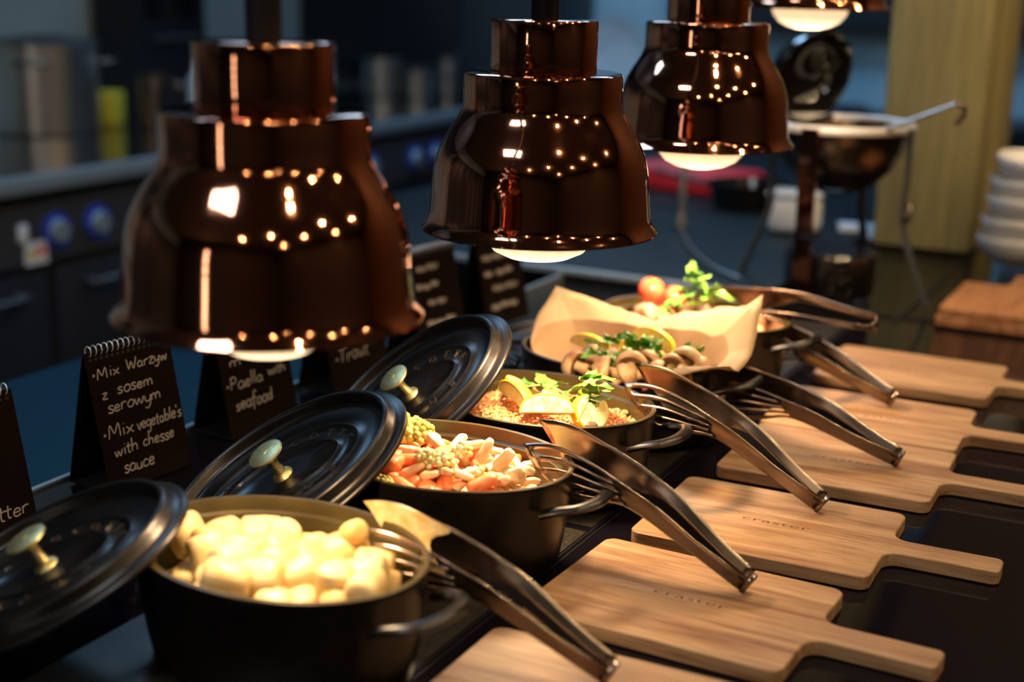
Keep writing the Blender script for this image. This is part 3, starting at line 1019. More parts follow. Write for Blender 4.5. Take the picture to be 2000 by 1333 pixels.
def bulb_material():
    m = MATS['bulb_glass']
    n, l, b = nodes(m)
    tc = n.new('ShaderNodeTexCoord')
    sx = n.new('ShaderNodeSeparateXYZ')
    l.new(tc.outputs['Object'], sx.inputs[0])
    # the filament glows through the frosted front: brightest on the axis
    v2 = n.new('ShaderNodeVectorMath')
    v2.operation = 'MULTIPLY'
    v2.inputs[1].default_value = (1, 1, 0)
    l.new(tc.outputs['Object'], v2.inputs[0])
    ln = n.new('ShaderNodeVectorMath')
    ln.operation = 'LENGTH'
    l.new(v2.outputs[0], ln.inputs[0])
    mr = n.new('ShaderNodeValToRGB')
    sc_ = n.new('ShaderNodeMath')
    sc_.operation = 'MULTIPLY'
    sc_.inputs[1].default_value = 1 / 0.064
    l.new(ln.outputs['Value'], sc_.inputs[0])
    nz = n.new('ShaderNodeTexNoise')
    nz.inputs['Scale'].default_value = 90
    l.new(tc.outputs['Object'], nz.inputs['Vector'])
    ad = n.new('ShaderNodeMath')
    ad.operation = 'MULTIPLY_ADD'
    ad.inputs[1].default_value = 0.22
    l.new(nz.outputs[0], ad.inputs[0])
    l.new(sc_.outputs[0], ad.inputs[2])
    l.new(ad.outputs[0], mr.inputs[0])
    cr = mr.color_ramp
    cr.elements[0].position = 0.30
    cr.elements[0].color = (1, 1, 1, 1)
    cr.elements[1].position = 1.0
    cr.elements[1].color = (0.06, 0.06, 0.06, 1)
    e = cr.elements.new(0.62)
    e.color = (0.20, 0.20, 0.20, 1)
    mm = n.new('ShaderNodeMath')
    mm.operation = 'MULTIPLY'
    mm.inputs[1].default_value = 16.0
    l.new(mr.outputs[0], mm.inputs[0])
    mr = mm
    l.new(mr.outputs[0], b.inputs['Emission Strength'])


bulb_material()
LAMPS = [((-0.697, 0.928), 0.325, 'nearest copper heat lamp, over the dumpling pot'), ((-0.667, 1.367), 0.333, 'second nearest copper heat lamp, sharp, over the rice pot'),
         ((-0.680, 1.900), 0.372, 'third copper heat lamp, over the farthest pot'), ((-0.680, 2.394), 0.549, 'farthest copper heat lamp, raised highest at the top edge')]
lamp0 = make_lamp()
for k, ((x, y), z, lb) in enumerate(LAMPS):
    t = lamp0 if k == 0 else copy_tree(lamp0)
    t.location = (x, y, z)
    tag(t, lb, 'lamp', 'copper heat lamps')
    lathe('pole', [(0.0145, 0.2298 * LZ), (0.0145, CEIL_Z - z)], 'lamp_pole', t, 24)
    ld = bpy.data.lights.new('heat_lamp_light', 'SPOT')
    ld.energy = LAMP_W * (0.74, 1.12, 1.6, 1.0)[k]
    ld.color = (1.0, 0.66, 0.36)
    ld.spot_size = math.radians(132)
    ld.spot_blend = 0.6
    ld.shadow_soft_size = 0.022
    lo = bpy.data.objects.new('heat_lamp_light', ld)
    COL.objects.link(lo)
    lo.parent = t
    lo.location = (0, 0, -0.058)

# ------------------------------------------------------------------ soup kettle on its stand
KC = Vector((-0.700, 2.735, 0.0))
KR, KZ = 0.135, 0.325
kt = thing('soup_kettle', 'round steel soup kettle with open lid on a tall legged stand', 'kettle', KC)
lathe('kettle_bowl', [(0, KZ - 0.132), (0.03, KZ - 0.130), (0.07, KZ - 0.112), (0.102, KZ - 0.080), (0.122, KZ - 0.042), (0.130, KZ - 0.01), (0.131, KZ), (0.128, KZ), (0.118, KZ - 0.042), (0.098, KZ - 0.078), (0.066, KZ - 0.108), (0, KZ - 0.127)], 'dark_steel', kt, 48)
lathe('kettle_rim', [(0.126, KZ), (0.128, KZ + 0.006), (0.134, KZ + 0.009), (0.140, KZ + 0.006), (0.141, KZ), (0.138, KZ - 0.006), (0.131, KZ - 0.006), (0.126, KZ)], 'wire', kt, 48)
lathe('soup', [(0, KZ - 0.035), (0.118, KZ - 0.035)], 'black_gloss', kt, 36)
lathe('heater_drum', [(0, 0.0015), (0.085, 0.0015), (0.088, 0.006), (0.088, 0.078), (0.082, 0.084), (0, 0.084)], 'black_gloss', kt, 40)


def strap(name, pts, w, th, m, parent, side):
    v, f = tube_data(smooth_path(pts, 5), 1.0, 4, False, (1, 1))
    # flat strap: rebuild with rectangular section
    P = [Vector(p) for p in smooth_path(pts, 5)]
    S = Vector(side).normalized()
    V, Fc = [], []
    for i, p in enumerate(P):
        d = (P[min(i + 1, len(P) - 1)] - P[max(i - 1, 0)]).normalized()
        nrm = d.cross(S).normalized()
        for a, b in ((-1, -1), (1, -1), (1, 1), (-1, 1)):
            V.append(p + S * (a * w / 2) + nrm * (b * th / 2))
    for i in range(len(P) - 1):
        for k in range(4):
            Fc.append((i * 4 + k, i * 4 + (k + 1) % 4, (i + 1) * 4 + (k + 1) % 4, (i + 1) * 4 + k))
    Fc += [(3, 2, 1, 0), tuple(len(V) - 4 + k for k in range(4))]
    return mk(name, V, Fc, m, parent, smooth=True, sharp=40)


def kleg(name, ang, w, m, out=0.20, rt=0.142):
    a = math.radians(ang)
    d = Vector((math.cos(a), math.sin(a), 0))
    s = Vector((-math.sin(a), math.cos(a), 0))
    pts = [d * rt + Vector((0, 0, KZ + 0.004)), d * rt + Vector((0, 0, KZ - 0.09)), d * (rt - 0.002) + Vector((0, 0, KZ - 0.17)), d * (rt + (out - rt) * 0.5) + Vector((0, 0, 0.07)), d * out + Vector((0, 0, 0.0025))]
    return strap(name, pts, w, 0.006, m, kt, s)


kleg('leg', -12, 0.016, 'kitchen_panel', 0.205)
kleg('leg', -98, 0.034, 'copper', 0.128, 0.139)  # steel leg coloured copper for the warm lamp light it reflects
kleg('leg', 168, 0.016, 'kitchen_panel')
kleg('leg', 82, 0.016, 'kitchen_panel')
tube('clip', [(0.142, -0.03, 0.155), (0.150, -0.035, 0.165), (0.152, -0.03, 0.180), (0.146, -0.028, 0.190)], 0.006, 'steel', kt, 8)
# lid tipped open at the back left, dome outwards
lidk = lathe('kettle_lid', [(0.092, 0.0), (0.094, 0.004), (0.092, 0.010), (0.086, 0.032), (0.068, 0.054), (0.036, 0.066), (0, 0.069), (0, 0.066), (0.034, 0.063), (0.064, 0.051), (0.081, 0.030), (0.086, 0.004), (0.092, 0.0)], 'black_gloss', kt, 40)
_lc = ony(1592, 152, 2.80) - KC
_n = Vector((-0.80, 0.52, 0.28)).normalized()
_x = Vector((0, 0, 1)).cross(_n).normalized()
_y = _n.cross(_x)
lidk.matrix_local = Matrix(((_x.x, _y.x, _n.x, _lc.x), (_x.y, _y.y, _n.y, _lc.y), (_x.z, _y.z, _n.z, _lc.z), (0, 0, 0, 1)))
tube('lid_hinge', [_lc - Vector((0, 0, 0.085)), Vector((-0.05, 0.115, KZ + 0.004))], 0.007, 'steel', kt, 8)

ld_a, ld_b = ony(1702, 264, 2.665), ony(1868, 203, 2.60)
ldl = thing('ladle', 'steel ladle resting in the soup kettle with its hooked handle up', 'ladle', ld_a)
pth = [Vector((-0.055, 0.025, -0.075)), Vector((-0.03, 0.014, -0.03)), Vector((0, 0, 0)), (ld_b - ld_a) * 0.5, ld_b - ld_a]
tube('handle', smooth_path(pth, 4), 0.0062, 'wire', ldl, 8, False, (1.3, 0.6))
hk = [ld_b - ld_a, ony(1880, 205, 2.60) - ld_a, ony(1884, 222, 2.60) - ld_a, ony(1866, 243, 2.60) - ld_a]
tube('hook', smooth_path(hk, 4), 0.0045, 'steel', ldl, 8)
lathe('ladle_cup', [(0.032, 0.0), (0.030, -0.012), (0.020, -0.024), (0, -0.028), (0, -0.026), (0.019, -0.022), (0.028, -0.011), (0.030, 0)], 'steel', ldl, 24, (-0.062, 0.028, -0.070))

# ------------------------------------------------------------------ bowls
bp_ = [(0, 0.0), (0.030, 0.0), (0.032, 0.005), (0.034, 0.006), (0.058, 0.016), (0.076, 0.033), (0.0845, 0.052), (0.0875, 0.064), (0.0862, 0.0665), (0.0845, 0.064), (0.0810, 0.052), (0.072, 0.035), (0.054, 0.019), (0.03, 0.011), (0, 0.0105)]
bv_, bf_ = lathe_data([(r, r, z) for r, z in bp_], 48)
bc = onz(1970, 533)
bl0 = None
bowl_lab = ['lowest white bowl of the stack on the right', 'second lowest white bowl of the stack on the right', 'middle white bowl of the stack on the right',
            'second highest white bowl of the stack on the right', 'topmost white bowl of the stack on the right']
for k in range(5):
    loc = (bc.x + (0, .006, .012, .016, .022)[k], bc.y + .088 + (0, .004, -.003, .004, .0)[k], 0.0008 + 0.0425 * k)
    if bl0 is None:
        o = bl0 = mk('bowl', bv_, bf_, 'white_ceramic', None, loc, None, True, 50)
    else:
        o = bl0.copy()
        COL.objects.link(o)
        o.location = loc
    o.rotation_euler = (math.radians((0, 1, -1, 2, 3)[k]), math.radians((0, -2, 1, -1, 4)[k]), 0)
    tag(o, bowl_lab[k], 'bowl', 'stacked white bowls')

# ------------------------------------------------------------------ kitchen: range with knobs
SX = -3.03
rg = thing('cooking_range', 'long dark kitchen range with blue-ringed knobs and a steel edge', 'stove', (0, 0, 0))
box('range_top', -3.95, SX - 0.02, 0.8, 6.2, -0.05, 0.0, 'black_gloss', rg)
box('steel_edge', SX - 0.02, SX + 0.01, 0.8, 6.2, -0.045, 0.004, 'kitchen_steel', rg, 0.004)
box('range_body', -3.95, SX - 0.03, 0.8, 6.2, FLOOR_Z, -0.05, 'kitchen_dark', rg)
box('control_panel', SX - 0.03, SX - 0.012, 0.8, 6.2, -0.25, -0.085, 'kitchen_panel', rg)
for k in range(12):
    y = 2.36 + 0.167 * 2 * (k // 2) * 1.5 + 0.167 * (k % 2) + 0.18
    kn = lathe('knob', [(0, 0), (0.036, 0), (0.036, 0.012), (0.030, 0.030), (0, 0.030)], 'kitchen_steel', rg, 24, (SX - 0.012, y, -0.167), (0, pi / 2, 0))
    lathe('knob_ring', [(0.036, 0.0005), (0.052, 0.0005), (0.052, 0.012), (0.036, 0.012)], 'blue_plastic', kn, 28)
kn1, kn2 = onx(115, 450, SX), onx(195, 435, SX)
lb_ = onx(76, 495, SX)
box('white_label', SX - 0.0118, SX - 0.009, lb_.y - 0.042, lb_.y + 0.042, lb_.z - 0.032, lb_.z + 0.032, 'white_plastic', rg)
box('label_mark', SX - 0.0089, SX - 0.0083, lb_.y - 0.030, lb_.y - 0.004, lb_.z - 0.016, lb_.z + 0.012, 'yellow_plastic', rg)
box('label_mark', SX - 0.0089, SX - 0.0083, lb_.y + 0.004, lb_.y + 0.030, lb_.z - 0.008, lb_.z + 0.018, 'red_plastic', rg)
sw = onx(48, 458, SX)
box('switch', SX - 0.0118, SX - 0.002, sw.y - 0.016, sw.y + 0.016, sw.z - 0.026, sw.z + 0.026, 'white_plastic', rg, 0.003)
for k in range(5):
    y0 = 1.20 + k * 0.92
    dr = box('oven_door', SX - 0.03, SX - 0.014, y0, y0 + 0.88, -0.86, -0.28, 'kitchen_dark', rg, 0.004)
    tube('door_handle', smooth_path([(SX - 0.014, y0 + 0.12, -0.335), (SX + 0.03, y0 + 0.13, -0.335), (SX + 0.032, y0 + 0.44, -0.335), (SX + 0.03, y0 + 0.75, -0.335), (SX - 0.014, y0 + 0.76, -0.335)], 3), 0.010, 'kitchen_panel', dr, 8)
    dr.children[0].matrix_parent_inverse = Matrix.Identity(4)

# things standing on the range
sp = onz(72, 268)
st = thing('stockpot', 'large steel stockpot with lid standing at the left on the range', 'pot', (sp.x - 0.09, sp.y + 0.15, 0.001))
lathe('pot_body', [(0, 0), (0.172, 0), (0.178, 0.006), (0.178, 0.30), (0.184, 0.304), (0.184, 0.310), (0.176, 0.310), (0.172, 0.30), (0.172, 0.01), (0, 0.01)], 'steel_brushed', st, 48)
lathe('pot_lid', [(0, 0.335), (0.05, 0.333), (0.14, 0.322), (0.180, 0.314), (0.183, 0.3105), (0.176, 0.3105), (0, 0.318)], 'kitchen_panel', st, 48)
for s in (1, -1):
    tube('handle', smooth_path([(s * 0.05, -s * 0.172, 0.245), (s * 0.07, -s * 0.215, 0.25), (s * 0.13, -s * 0.18, 0.25), (s * 0.14, -s * 0.112, 0.245)], 4), 0.007, 'steel', st, 8)
tube('handle', smooth_path([(0.165, 0.06, 0.245), (0.215, 0.075, 0.25), (0.205, 0.135, 0.25), (0.135, 0.115, 0.245)], 4), 0.007, 'steel', st, 8)
yb = onz(203, 250)
o = link('yellow_box', box_mesh(0.11, 0.10, 0.128, 0.008, 3, (0, 0, 0.064)), 'yellow_plastic', None, (yb.x - 0.03, yb.y + 0.05, 0.001), (0, 0, 0.4))
tag(o, 'yellow plastic box beside the stockpot', 'box')
jg = onz(300, 258)
jt = thing('steel_jug', 'shiny steel jug standing on the range right of the yellow box', 'jug', (jg.x - 0.03, jg.y + 0.05, 0.001))
lathe('jug_body', [(0, 0), (0.050, 0), (0.054, 0.004), (0.054, 0.12), (0.058, 0.19), (0.060, 0.195), (0.056, 0.195), (0.050, 0.12), (0.05, 0.008), (0, 0.008)], 'steel', jt, 36)
tube('handle', smooth_path([(0.05, 0.02, 0.17), (0.09, 0.03, 0.165), (0.095, 0.03, 0.08), (0.052, 0.02, 0.05)], 4), 0.006, 'steel', jt, 8)
bt_ = onx(388, 190, -3.7)
bt = thing('white_bottle', 'white plastic bottle half hidden by the nearest lamp', 'bottle', (bt_.x, bt_.y, 0.001))
hb = max(0.12, onx(385, 118, -3.7).z)
lathe('bottle_body', [(0, 0), (0.034, 0), (0.038, 0.004), (0.038, hb * 0.62), (0.030, hb * 0.74), (0.014, hb * 0.82), (0.014, hb * 0.84)], 'white_plastic', bt, 28)
lathe('cap', [(0.016, hb * 0.84), (0.016, hb * 0.96), (0.006, hb), (0, hb)], 'white_plastic', bt, 20)
for k, (px_, py_, r, h, lb2, nm) in enumerate(((765, 190, 0.085, 0.17, 'tall pale steel pot at the far end of the range', 'sauce_pot'), (835, 193, 0.065, 0.12, 'small bluish steel pan beside the tall far pot', 'sauce_pan'),
                                            (892, 188, 0.045, 0.17, 'slim steel canister at the far right of the range', 'canister'))):
    p = onz(px_, py_)
    t = thing(nm, lb2, 'pot' if k < 2 else 'canister', (max(p.x - 0.05, -3.85), p.y, 0.001))
    lathe('body', [(0, 0), (r - 0.006, 0), (r, 0.006), (r, h), (r + 0.004, h + 0.003), (r - 0.004, h + 0.003), (r - 0.006, 0.01), (0, 0.01)], 'steel_brushed', t, 36)
    if k < 2:
        tube('handle', [(r - 0.004, 0.0, h * 0.8), (r + 0.06, -0.02, h * 0.84), (r + 0.14, -0.04, h * 0.88)], 0.007, 'kitchen_panel', t, 8)
    else:
        lathe('lid', [(r + 0.004, h + 0.0035), (r * 0.8, h + 0.012), (0.012, h + 0.014), (0.016, h + 0.034), (0, h + 0.036)], 'steel', t, 28)

# dark oven cabinet on the back of the range and shelves on the kitchen wall
oc = thing('wall_oven', 'tall dark oven cabinet against the kitchen wall behind the jug', 'oven', (0, 0, 0))
_a, _b = onx(262, 120, -4.20), onx(405, 120, -4.20)
box('oven_case', -4.42, -4.20, _a.y, _b.y, FLOOR_Z, 1.45, 'kitchen_dark', oc, 0.01)
box('oven_glass', -4.20, -4.192, _a.y + 0.08, _b.y - 0.08, 0.35, 1.1, 'black_gloss', oc, 0.003)
tube('oven_handle', [(-4.17, _a.y + 0.1, 0.27), (-4.17, _b.y - 0.1, 0.27)], 0.012, 'steel_brushed', oc, 8)
hd = thing('extractor_hood', 'dark extractor hood over the far part of the range', 'hood', (0, 0, 0))
_h0, _h1 = onx(740, 100, -3.9), onx(905, 70, -3.6)
box('hood_box', -4.42, -3.5, _h0.y + 0.1, 6.2, _h0.z - 0.06, 1.2, 'kitchen_dark', hd, 0.01)
box('hood_lip', -3.5, -3.47, _h0.y + 0.1, 6.2, _h0.z - 0.06, _h0.z + 0.03, 'kitchen_panel', hd, 0.004)
rd = onx(726, 10, -4.40)
rt = thing('red_mitt', 'red oven mitt hanging on the kitchen wall beside the dark hood', 'mitt', (-4.40, rd.y, rd.z))
mk('mitt_body', *lathe_data([(0, 0, 0.06), (0.03, 0.012, 0.058), (0.045, 0.018, 0.03), (0.048, 0.018, -0.02), (0.04, 0.016, -0.07), (0.02, 0.010, -0.09), (0, 0, -0.094)], 20), 'red_plastic', rt, rot=(0, 0, pi / 2))
tube('hanging_loop', [(0, 0, 0.056), (-0.008, 0, 0.085)], 0.004, 'red_plastic', rt, 6)

# far worktop with white platter
fw = thing('back_worktop', 'dark worktop unit along the far kitchen wall', 'worktop', (0, 0, 0))
box('worktop_slab', -2.85, -0.85, 5.75, 6.72, -0.04, 0.0, 'kitchen_dark', fw, 0.004)
box('worktop_body', -2.82, -0.88, 5.80, 6.70, FLOOR_Z, -0.04, 'kitchen_dark', fw)
wp = thing('white_platter', 'large white round platter standing upright at the far wall', 'platter', (0, 0, 0))
pc = ony(1200, 112, 6.45)
wp.location = (pc.x, 6.45, 0.0)
Rw = pc.z - 0.001
lathe('platter_disc', [(0, 0.0), (Rw * 0.42, 0.0), (Rw * 0.46, 0.014), (Rw * 0.5, 0.010), (Rw * 0.97, 0.030), (Rw, 0.034), (Rw, 0.028), (Rw * 0.5, 0.0), (Rw * 0.3, -0.006), (0, -0.006)], 'white_plastic', wp, 56, (0, 0, Rw + 0.001), (pi / 2 - 0.08, 0, 0))
df = thing('dark_fridge', 'tall dark refrigerator at the far wall behind the second lamp', 'refrigerator', (0, 0, 0))
_f0, _f1 = ony(880, 100, 6.3), ony(1090, 100, 6.3)
box('fridge_case', _f0.x, _f1.x, 6.3, 6.7, FLOOR_Z + 0.05, 1.4, 'kitchen_dark', df, 0.01)
box('fridge_door', _f0.x + 0.01, _f1.x - 0.01, 6.275, 6.298, FLOOR_Z + 0.1, 1.38, 'kitchen_panel', df, 0.006)
tube('fridge_handle', [(_f0.x + 0.06, 6.25, 0.2), (_f0.x + 0.06, 6.25, 0.9)], 0.012, 'steel_brushed', df, 8)
db = thing('dark_cabinet', 'dark wall cabinet at the top behind the third and farthest lamps', 'cabinet', (0, 0, 0))
_d0, _d1 = ony(1262, 40, 6.3), ony(1705, 40, 6.3)
box('cabinet_case', _d0.x, -0.82, 6.60, 6.74, ony(1600, 62, 6.3).z, 1.6, 'kitchen_dark', db, 0.006)
for k in range(3):
    w = (-0.82 - _d0.x) / 3
    cd = box('cabinet_door', _d0.x + w * k + 0.006, _d0.x + w * (k + 1) - 0.006, 6.582, 6.599, ony(1600, 62, 6.3).z + 0.01, 1.58, 'kitchen_panel', db, 0.004)
bk = thing('tray_trolley', 'dark tray trolley standing behind the soup kettle', 'trolley', (0, 0, 0))
_t0, _t1 = ony(1262, 300, 5.2), ony(1640, 300, 5.2)
box('trolley_case', _t0.x, _t1.x, 5.2, 5.6, FLOOR_Z + 0.08, ony(1400, 205, 5.2).z, 'kitchen_dark', bk, 0.01)
for k in range(4):
    zz = ony(1400, 225 + 40 * k, 5.2).z
    box('tray_edge', _t0.x + 0.02, _t1.x - 0.02, 5.185, 5.199, zz - 0.008, zz, 'kitchen_panel', bk)

# things on the side worktop
rc = onz(1300, 402, 0.013)
o = link('red_tray', box_mesh(0.36, 0.20, 0.062, 0.012, 3, (0, 0, 0.031)), 'red_plastic', None, (rc.x - 0.05, rc.y + 0.32, 0.0125), (0, 0, -0.25))
tag(o, 'red plastic tray on the steel worktop below the third lamp', 'tray')
fp = onz(1462, 402, 0.013)
ft = thing('frying_pan', 'black frying pan with a shiny rim behind the kettle stand', 'pan', (fp.x, fp.y - 0.02, 0.0125))
lathe('pan_body', [(0, 0), (0.075, 0), (0.085, 0.006), (0.100, 0.058), (0.103, 0.062), (0.098, 0.062), (0.082, 0.010), (0, 0.006)], 'black_gloss', ft, 40)
lathe('pan_rim', [(0.0985, 0.0625), (0.103, 0.0625), (0.104, 0.065), (0.0985, 0.065), (0.0985, 0.0625)], 'steel', ft, 40)
tube('handle', [(-0.09, -0.02, 0.05), (-0.16, -0.04, 0.07), (-0.24, -0.06, 0.085)], 0.010, 'black_plastic', ft, 8, False, (1.4, 0.7))
wd = onz(1538, 460, 0.013)
wtub = thing('white_dish', 'white deep dish with rounded corners behind the kettle leg', 'dish', (wd.x, wd.y + 0.05, 0.0125))
link('dish_body', box_mesh(0.115, 0.09, 0.088, 0.022, 4, (0, 0, 0.044)), 'white_ceramic', wtub)
link('dish_lid', box_mesh(0.119, 0.094, 0.008, 0.0035, 2, (0, 0, 0.0925)), 'white_ceramic', wtub)
rod = onz(1330, 445, 0.013)
rp_ = thing('steel_rod_stand', 'slim steel rod stand with a curved foot left of the kettle', 'stand', (rod.x, rod.y, 0.0125))
lathe('rod', [(0, 0.02), (0.013, 0.022), (0.010, 0.034), (0.0085, 0.05), (0.0085, 0.16), (0.005, 0.166), (0, 0.167)], 'steel_brushed', rp_, 16)
arc = [onz(1332, 452, 0.017), onz(1345, 480, 0.017), onz(1368, 505, 0.017), onz(1400, 527, 0.017), onz(1445, 545, 0.017)]
tube('curved_foot', smooth_path([a - rp_.location for a in arc], 5), 0.005, 'steel_brushed', rp_, 8)
lathe('foot_plate', [(0, 0.0005), (0.016, 0.0005), (0.018, 0.004), (0.016, 0.020), (0, 0.021)], 'steel_brushed', rp_, 20)
for k, (px_, py_, rz) in enumerate(((1672, 470, 0.3), (1715, 478, -0.2))):
    p = onz(px_, py_ - 14)
    t = link('folded_napkins', box_mesh(0.085, 0.10, 0.010 + 0.008 * (1 - k), 0.003, 2, (0, 0, (0.010 + 0.008 * (1 - k)) / 2)), 'white_paper', None, (p.x, p.y, 0.001), (0, 0, rz))
    tag(t, ('thicker pile of white folded paper behind the kettle', 'thinner pile of white folded paper next to the wooden pillar')[k], 'paper', 'white papers behind the kettle')

cn = thing('blocking_canopy', 'unseen dark canopy added above the range to block reflections', 'canopy', (0, 0, 0))  # out-of-view canopy, added to keep bright reflections off the counter
box('canopy_box', -4.44, -3.3, 0.98, 6.2, 1.62, CEIL_Z - 0.002, 'canopy_dark', cn)
box('canopy_skirt', -3.3, -3.28, 0.98, 6.2, 1.30, CEIL_Z - 0.002, 'canopy_dark', cn)
for k, (y0, y1, lb) in enumerate(((-3.6, -2.12, 'unseen dark cupboard added at the near end of the kitchen wall'), (-2.08, -0.62, 'unseen dark cupboard added in the middle of the kitchen wall'), (-0.58, 0.95, 'unseen dark cupboard added just left of the range'))):  # added out of view to darken and streak the copper reflections
    t = thing('reflection_cupboard', lb, 'cupboard', (0, 0, 0), group='unseen cupboards added for reflections')
    box('cupboard_case', -4.44, -4.0, y0, y1, FLOOR_Z, 1.5, 'kitchen_dark', t, 0.006)
    for q in range(2):
        w = (y1 - y0) / 2
        box('cupboard_door', -3.998, -3.98, y0 + w * q + 0.006, y0 + w * (q + 1) - 0.006, FLOOR_Z + 0.08, 1.48, 'kitchen_panel', t, 0.004)

# ------------------------------------------------------------------ food
R_ = random.Random(11)


def place(me, name, m, loc, rot, sc, label, cat, group):
    o = bpy.data.objects.new(name, me)
    COL.objects.link(o)
    o.location = loc
    o.rotation_euler = rot
    o.scale = sc if isinstance(sc, (tuple, list)) else (sc, sc, sc)
    tag(o, label, cat, group)
    return o


def mesh_only(v, f, m, smooth=True):
    me = bpy.data.meshes.new('food')
    me.from_pydata([tuple(p) for p in v], [], f)
    bm = bmesh.new()
    bm.from_mesh(me)
    bmesh.ops.recalc_face_normals(bm, faces=bm.faces)
    bm.to_mesh(me)
    bm.free()
    me.materials.append(MATS[m])
    if smooth:
        me.shade_smooth()
    return me


def wobble(v, amp, freq, seed):
    from mathutils import noise
    out = []
    for p in v:
        q = Vector(p)
        d = noise.noise_vector(q * freq + Vector((seed * 3.1, seed * 1.7, seed))) * amp
        out.append(tuple(q + d))
    return out


def fill_surface(name, pot, z, dome, m, label, sa=0.126, sb=0.089):
    rows = [(sa, sb, z), (sa * 0.8, sb * 0.8, z + dome * 0.4), (sa * 0.5, sb * 0.5, z + dome * 0.8), (sa * 0.2, sb * 0.2, z + dome), (0, 0, z + dome)]
    v, f = lathe_data(rows, 40)
    v = wobble(v, 0.003, 40, 1)
    o = mk(name, v, f, m, None, POTS[pot].location, POTS[pot].rotation_euler)
    tag(o, label, 'food', kind='stuff')
    return o


def in_pot(pot, x, y, z):
    t = POTS[pot].rotation_euler.z
    c = POTS[pot].location
    return Vector((c.x + x * math.cos(t) - y * math.sin(t), c.y + x * math.sin(t) + y * math.cos(t), c.z + z))


def scatter(sa, sb, s, jit, seed):
    r = random.Random(seed)
    pts = []
    j = 0
    y = -sb
    while y <= sb:
        x = -sa + (s / 2 if j % 2 else 0)
        while x <= sa:
            q = (x + r.uniform(-jit, jit), y + r.uniform(-jit, jit))
            if (q[0] / sa) ** 2 + (q[1] / sb) ** 2 <= 1:
                pts.append(q)
            x += s
        y += s * 0.87
        j += 1
    return pts


# --- pot 1: dumplings
dm = []
for k in range(4):
    r, h = 0.0158 + 0.0008 * k, 0.0185 + 0.0012 * (k % 2)
    rows = [(0, 0, -h), (r * 0.55, r * 0.55, -h), (r * 0.84, r * 0.84, -h * 0.93), (r * 0.97, r * 0.97, -h * 0.75), (r * 1.02, r * 1.0, -h * 0.2), (r * 1.0, r * 0.98, h * 0.3), (r * 0.95, r * 0.95, h * 0.76), (r * 0.8, r * 0.8, h * 0.93), (r * 0.5, r * 0.5, h * 0.99), (0, 0, h)]
    v, f = lathe_data(rows, 20)
    dm.append(mesh_only(wobble(v, 0.0022, 55, k + 2), f, 'dumpling'))
fill_surface('butter_sauce', 0, 0.058, 0.008, 'butter_sauce', 'melted butter between the pale dumplings')
n = 0
for layer, (sa, sb, z0, s) in enumerate(((0.113, 0.077, 0.074, 0.0325), (0.104, 0.069, 0.093, 0.034))):
    for x, y in scatter(sa, sb, s, 0.004, 3 + layer):
        if layer == 1 and R_.random() < 0.12:
            continue
        up = R_.random() < 0.5
        rot = (R_.uniform(-.5, .5), R_.uniform(-.5, .5), R_.uniform(0, 6)) if up else (pi / 2 + R_.uniform(-.4, .4), R_.uniform(-.3, .3), R_.uniform(0, 6))
        z = z0 + R_.uniform(-0.003, 0.006) - 0.09 * y * (layer == 1)
        place(dm[n % 4], 'dumpling', None, in_pot(0, x, y, z), rot, R_.uniform(0.92, 1.08), 'pale cylindrical dumpling heaped in the nearest pot', 'dumpling', 'dumplings in the nearest pot')
        n += 1
# a piece of dumpling caught on the fork of the nearest tongs
p_ = TONG1.matrix_world @ Vector(arm_point(9.7, 0.80, True)) + Vector((0, -0.004, 0.011))
place(dm[1], 'dumpling', None, p_, (0.7, 0.9, 0.4), 0.62, 'small dumpling piece caught on the fork of the nearest tongs', 'dumpling', None)
# --- pot 2: vegetables
def stick(w, h, l, taper, seed):
    V, Fc = [], []
    nr = 7
    for i in range(nr):
        t = i / (nr - 1)
        sc = 1 - taper * t
        e = 0.72 if i in (0, nr - 1) else 1
        for k in range(8):
            a = 2 * pi * k / 8 + pi / 8
            cx = math.copysign(abs(math.cos(a)) ** 0.6, math.cos(a))
            cy = math.copysign(abs(math.sin(a)) ** 0.6, math.sin(a))
            V.append((cx * w * sc * e, cy * h * sc * e, (t - 0.5) * l))
    for i in range(nr - 1):
        for k in range(8):
            Fc.append((i * 8 + k, i * 8 + (k + 1) % 8, (i + 1) * 8 + (k + 1) % 8, (i + 1) * 8 + k))
    Fc += [tuple(range(8))[::-1], tuple(range((nr - 1) * 8, nr * 8))]
    return wobble(V, 0.0012, 70, seed), Fc


def floret(seed, r=0.018, nb=26):
    rr = random.Random(seed)
    parts = []
    parts.append(lathe_data([(0, 0, -0.020), (0.006, 0.006, -0.020), (0.007, 0.007, -0.008), (0.012, 0.012, 0.002), (0.010, 0.010, 0.008), (0, 0, 0.010)], 10))
    for k in range(nb):
        ph = math.acos(1 - 1.15 * (k + 0.5) / nb)
        th = k * 2.399
        c = Vector((math.sin(ph) * math.cos(th), math.sin(ph) * math.sin(th), math.cos(ph))) * r * rr.uniform(0.78, 1.02)
        q = r * rr.uniform(0.24, 0.36)
        v, f = lathe_data([(0, 0, -q), (q * .75, q * .75, -q * .6), (q, q, 0), (q * .75, q * .75, q * .65), (0, 0, q)], 7)
        parts.append(([(p[0] + c.x, p[1] + c.y, p[2] + c.z) for p in v], f))
    return join_data(parts)


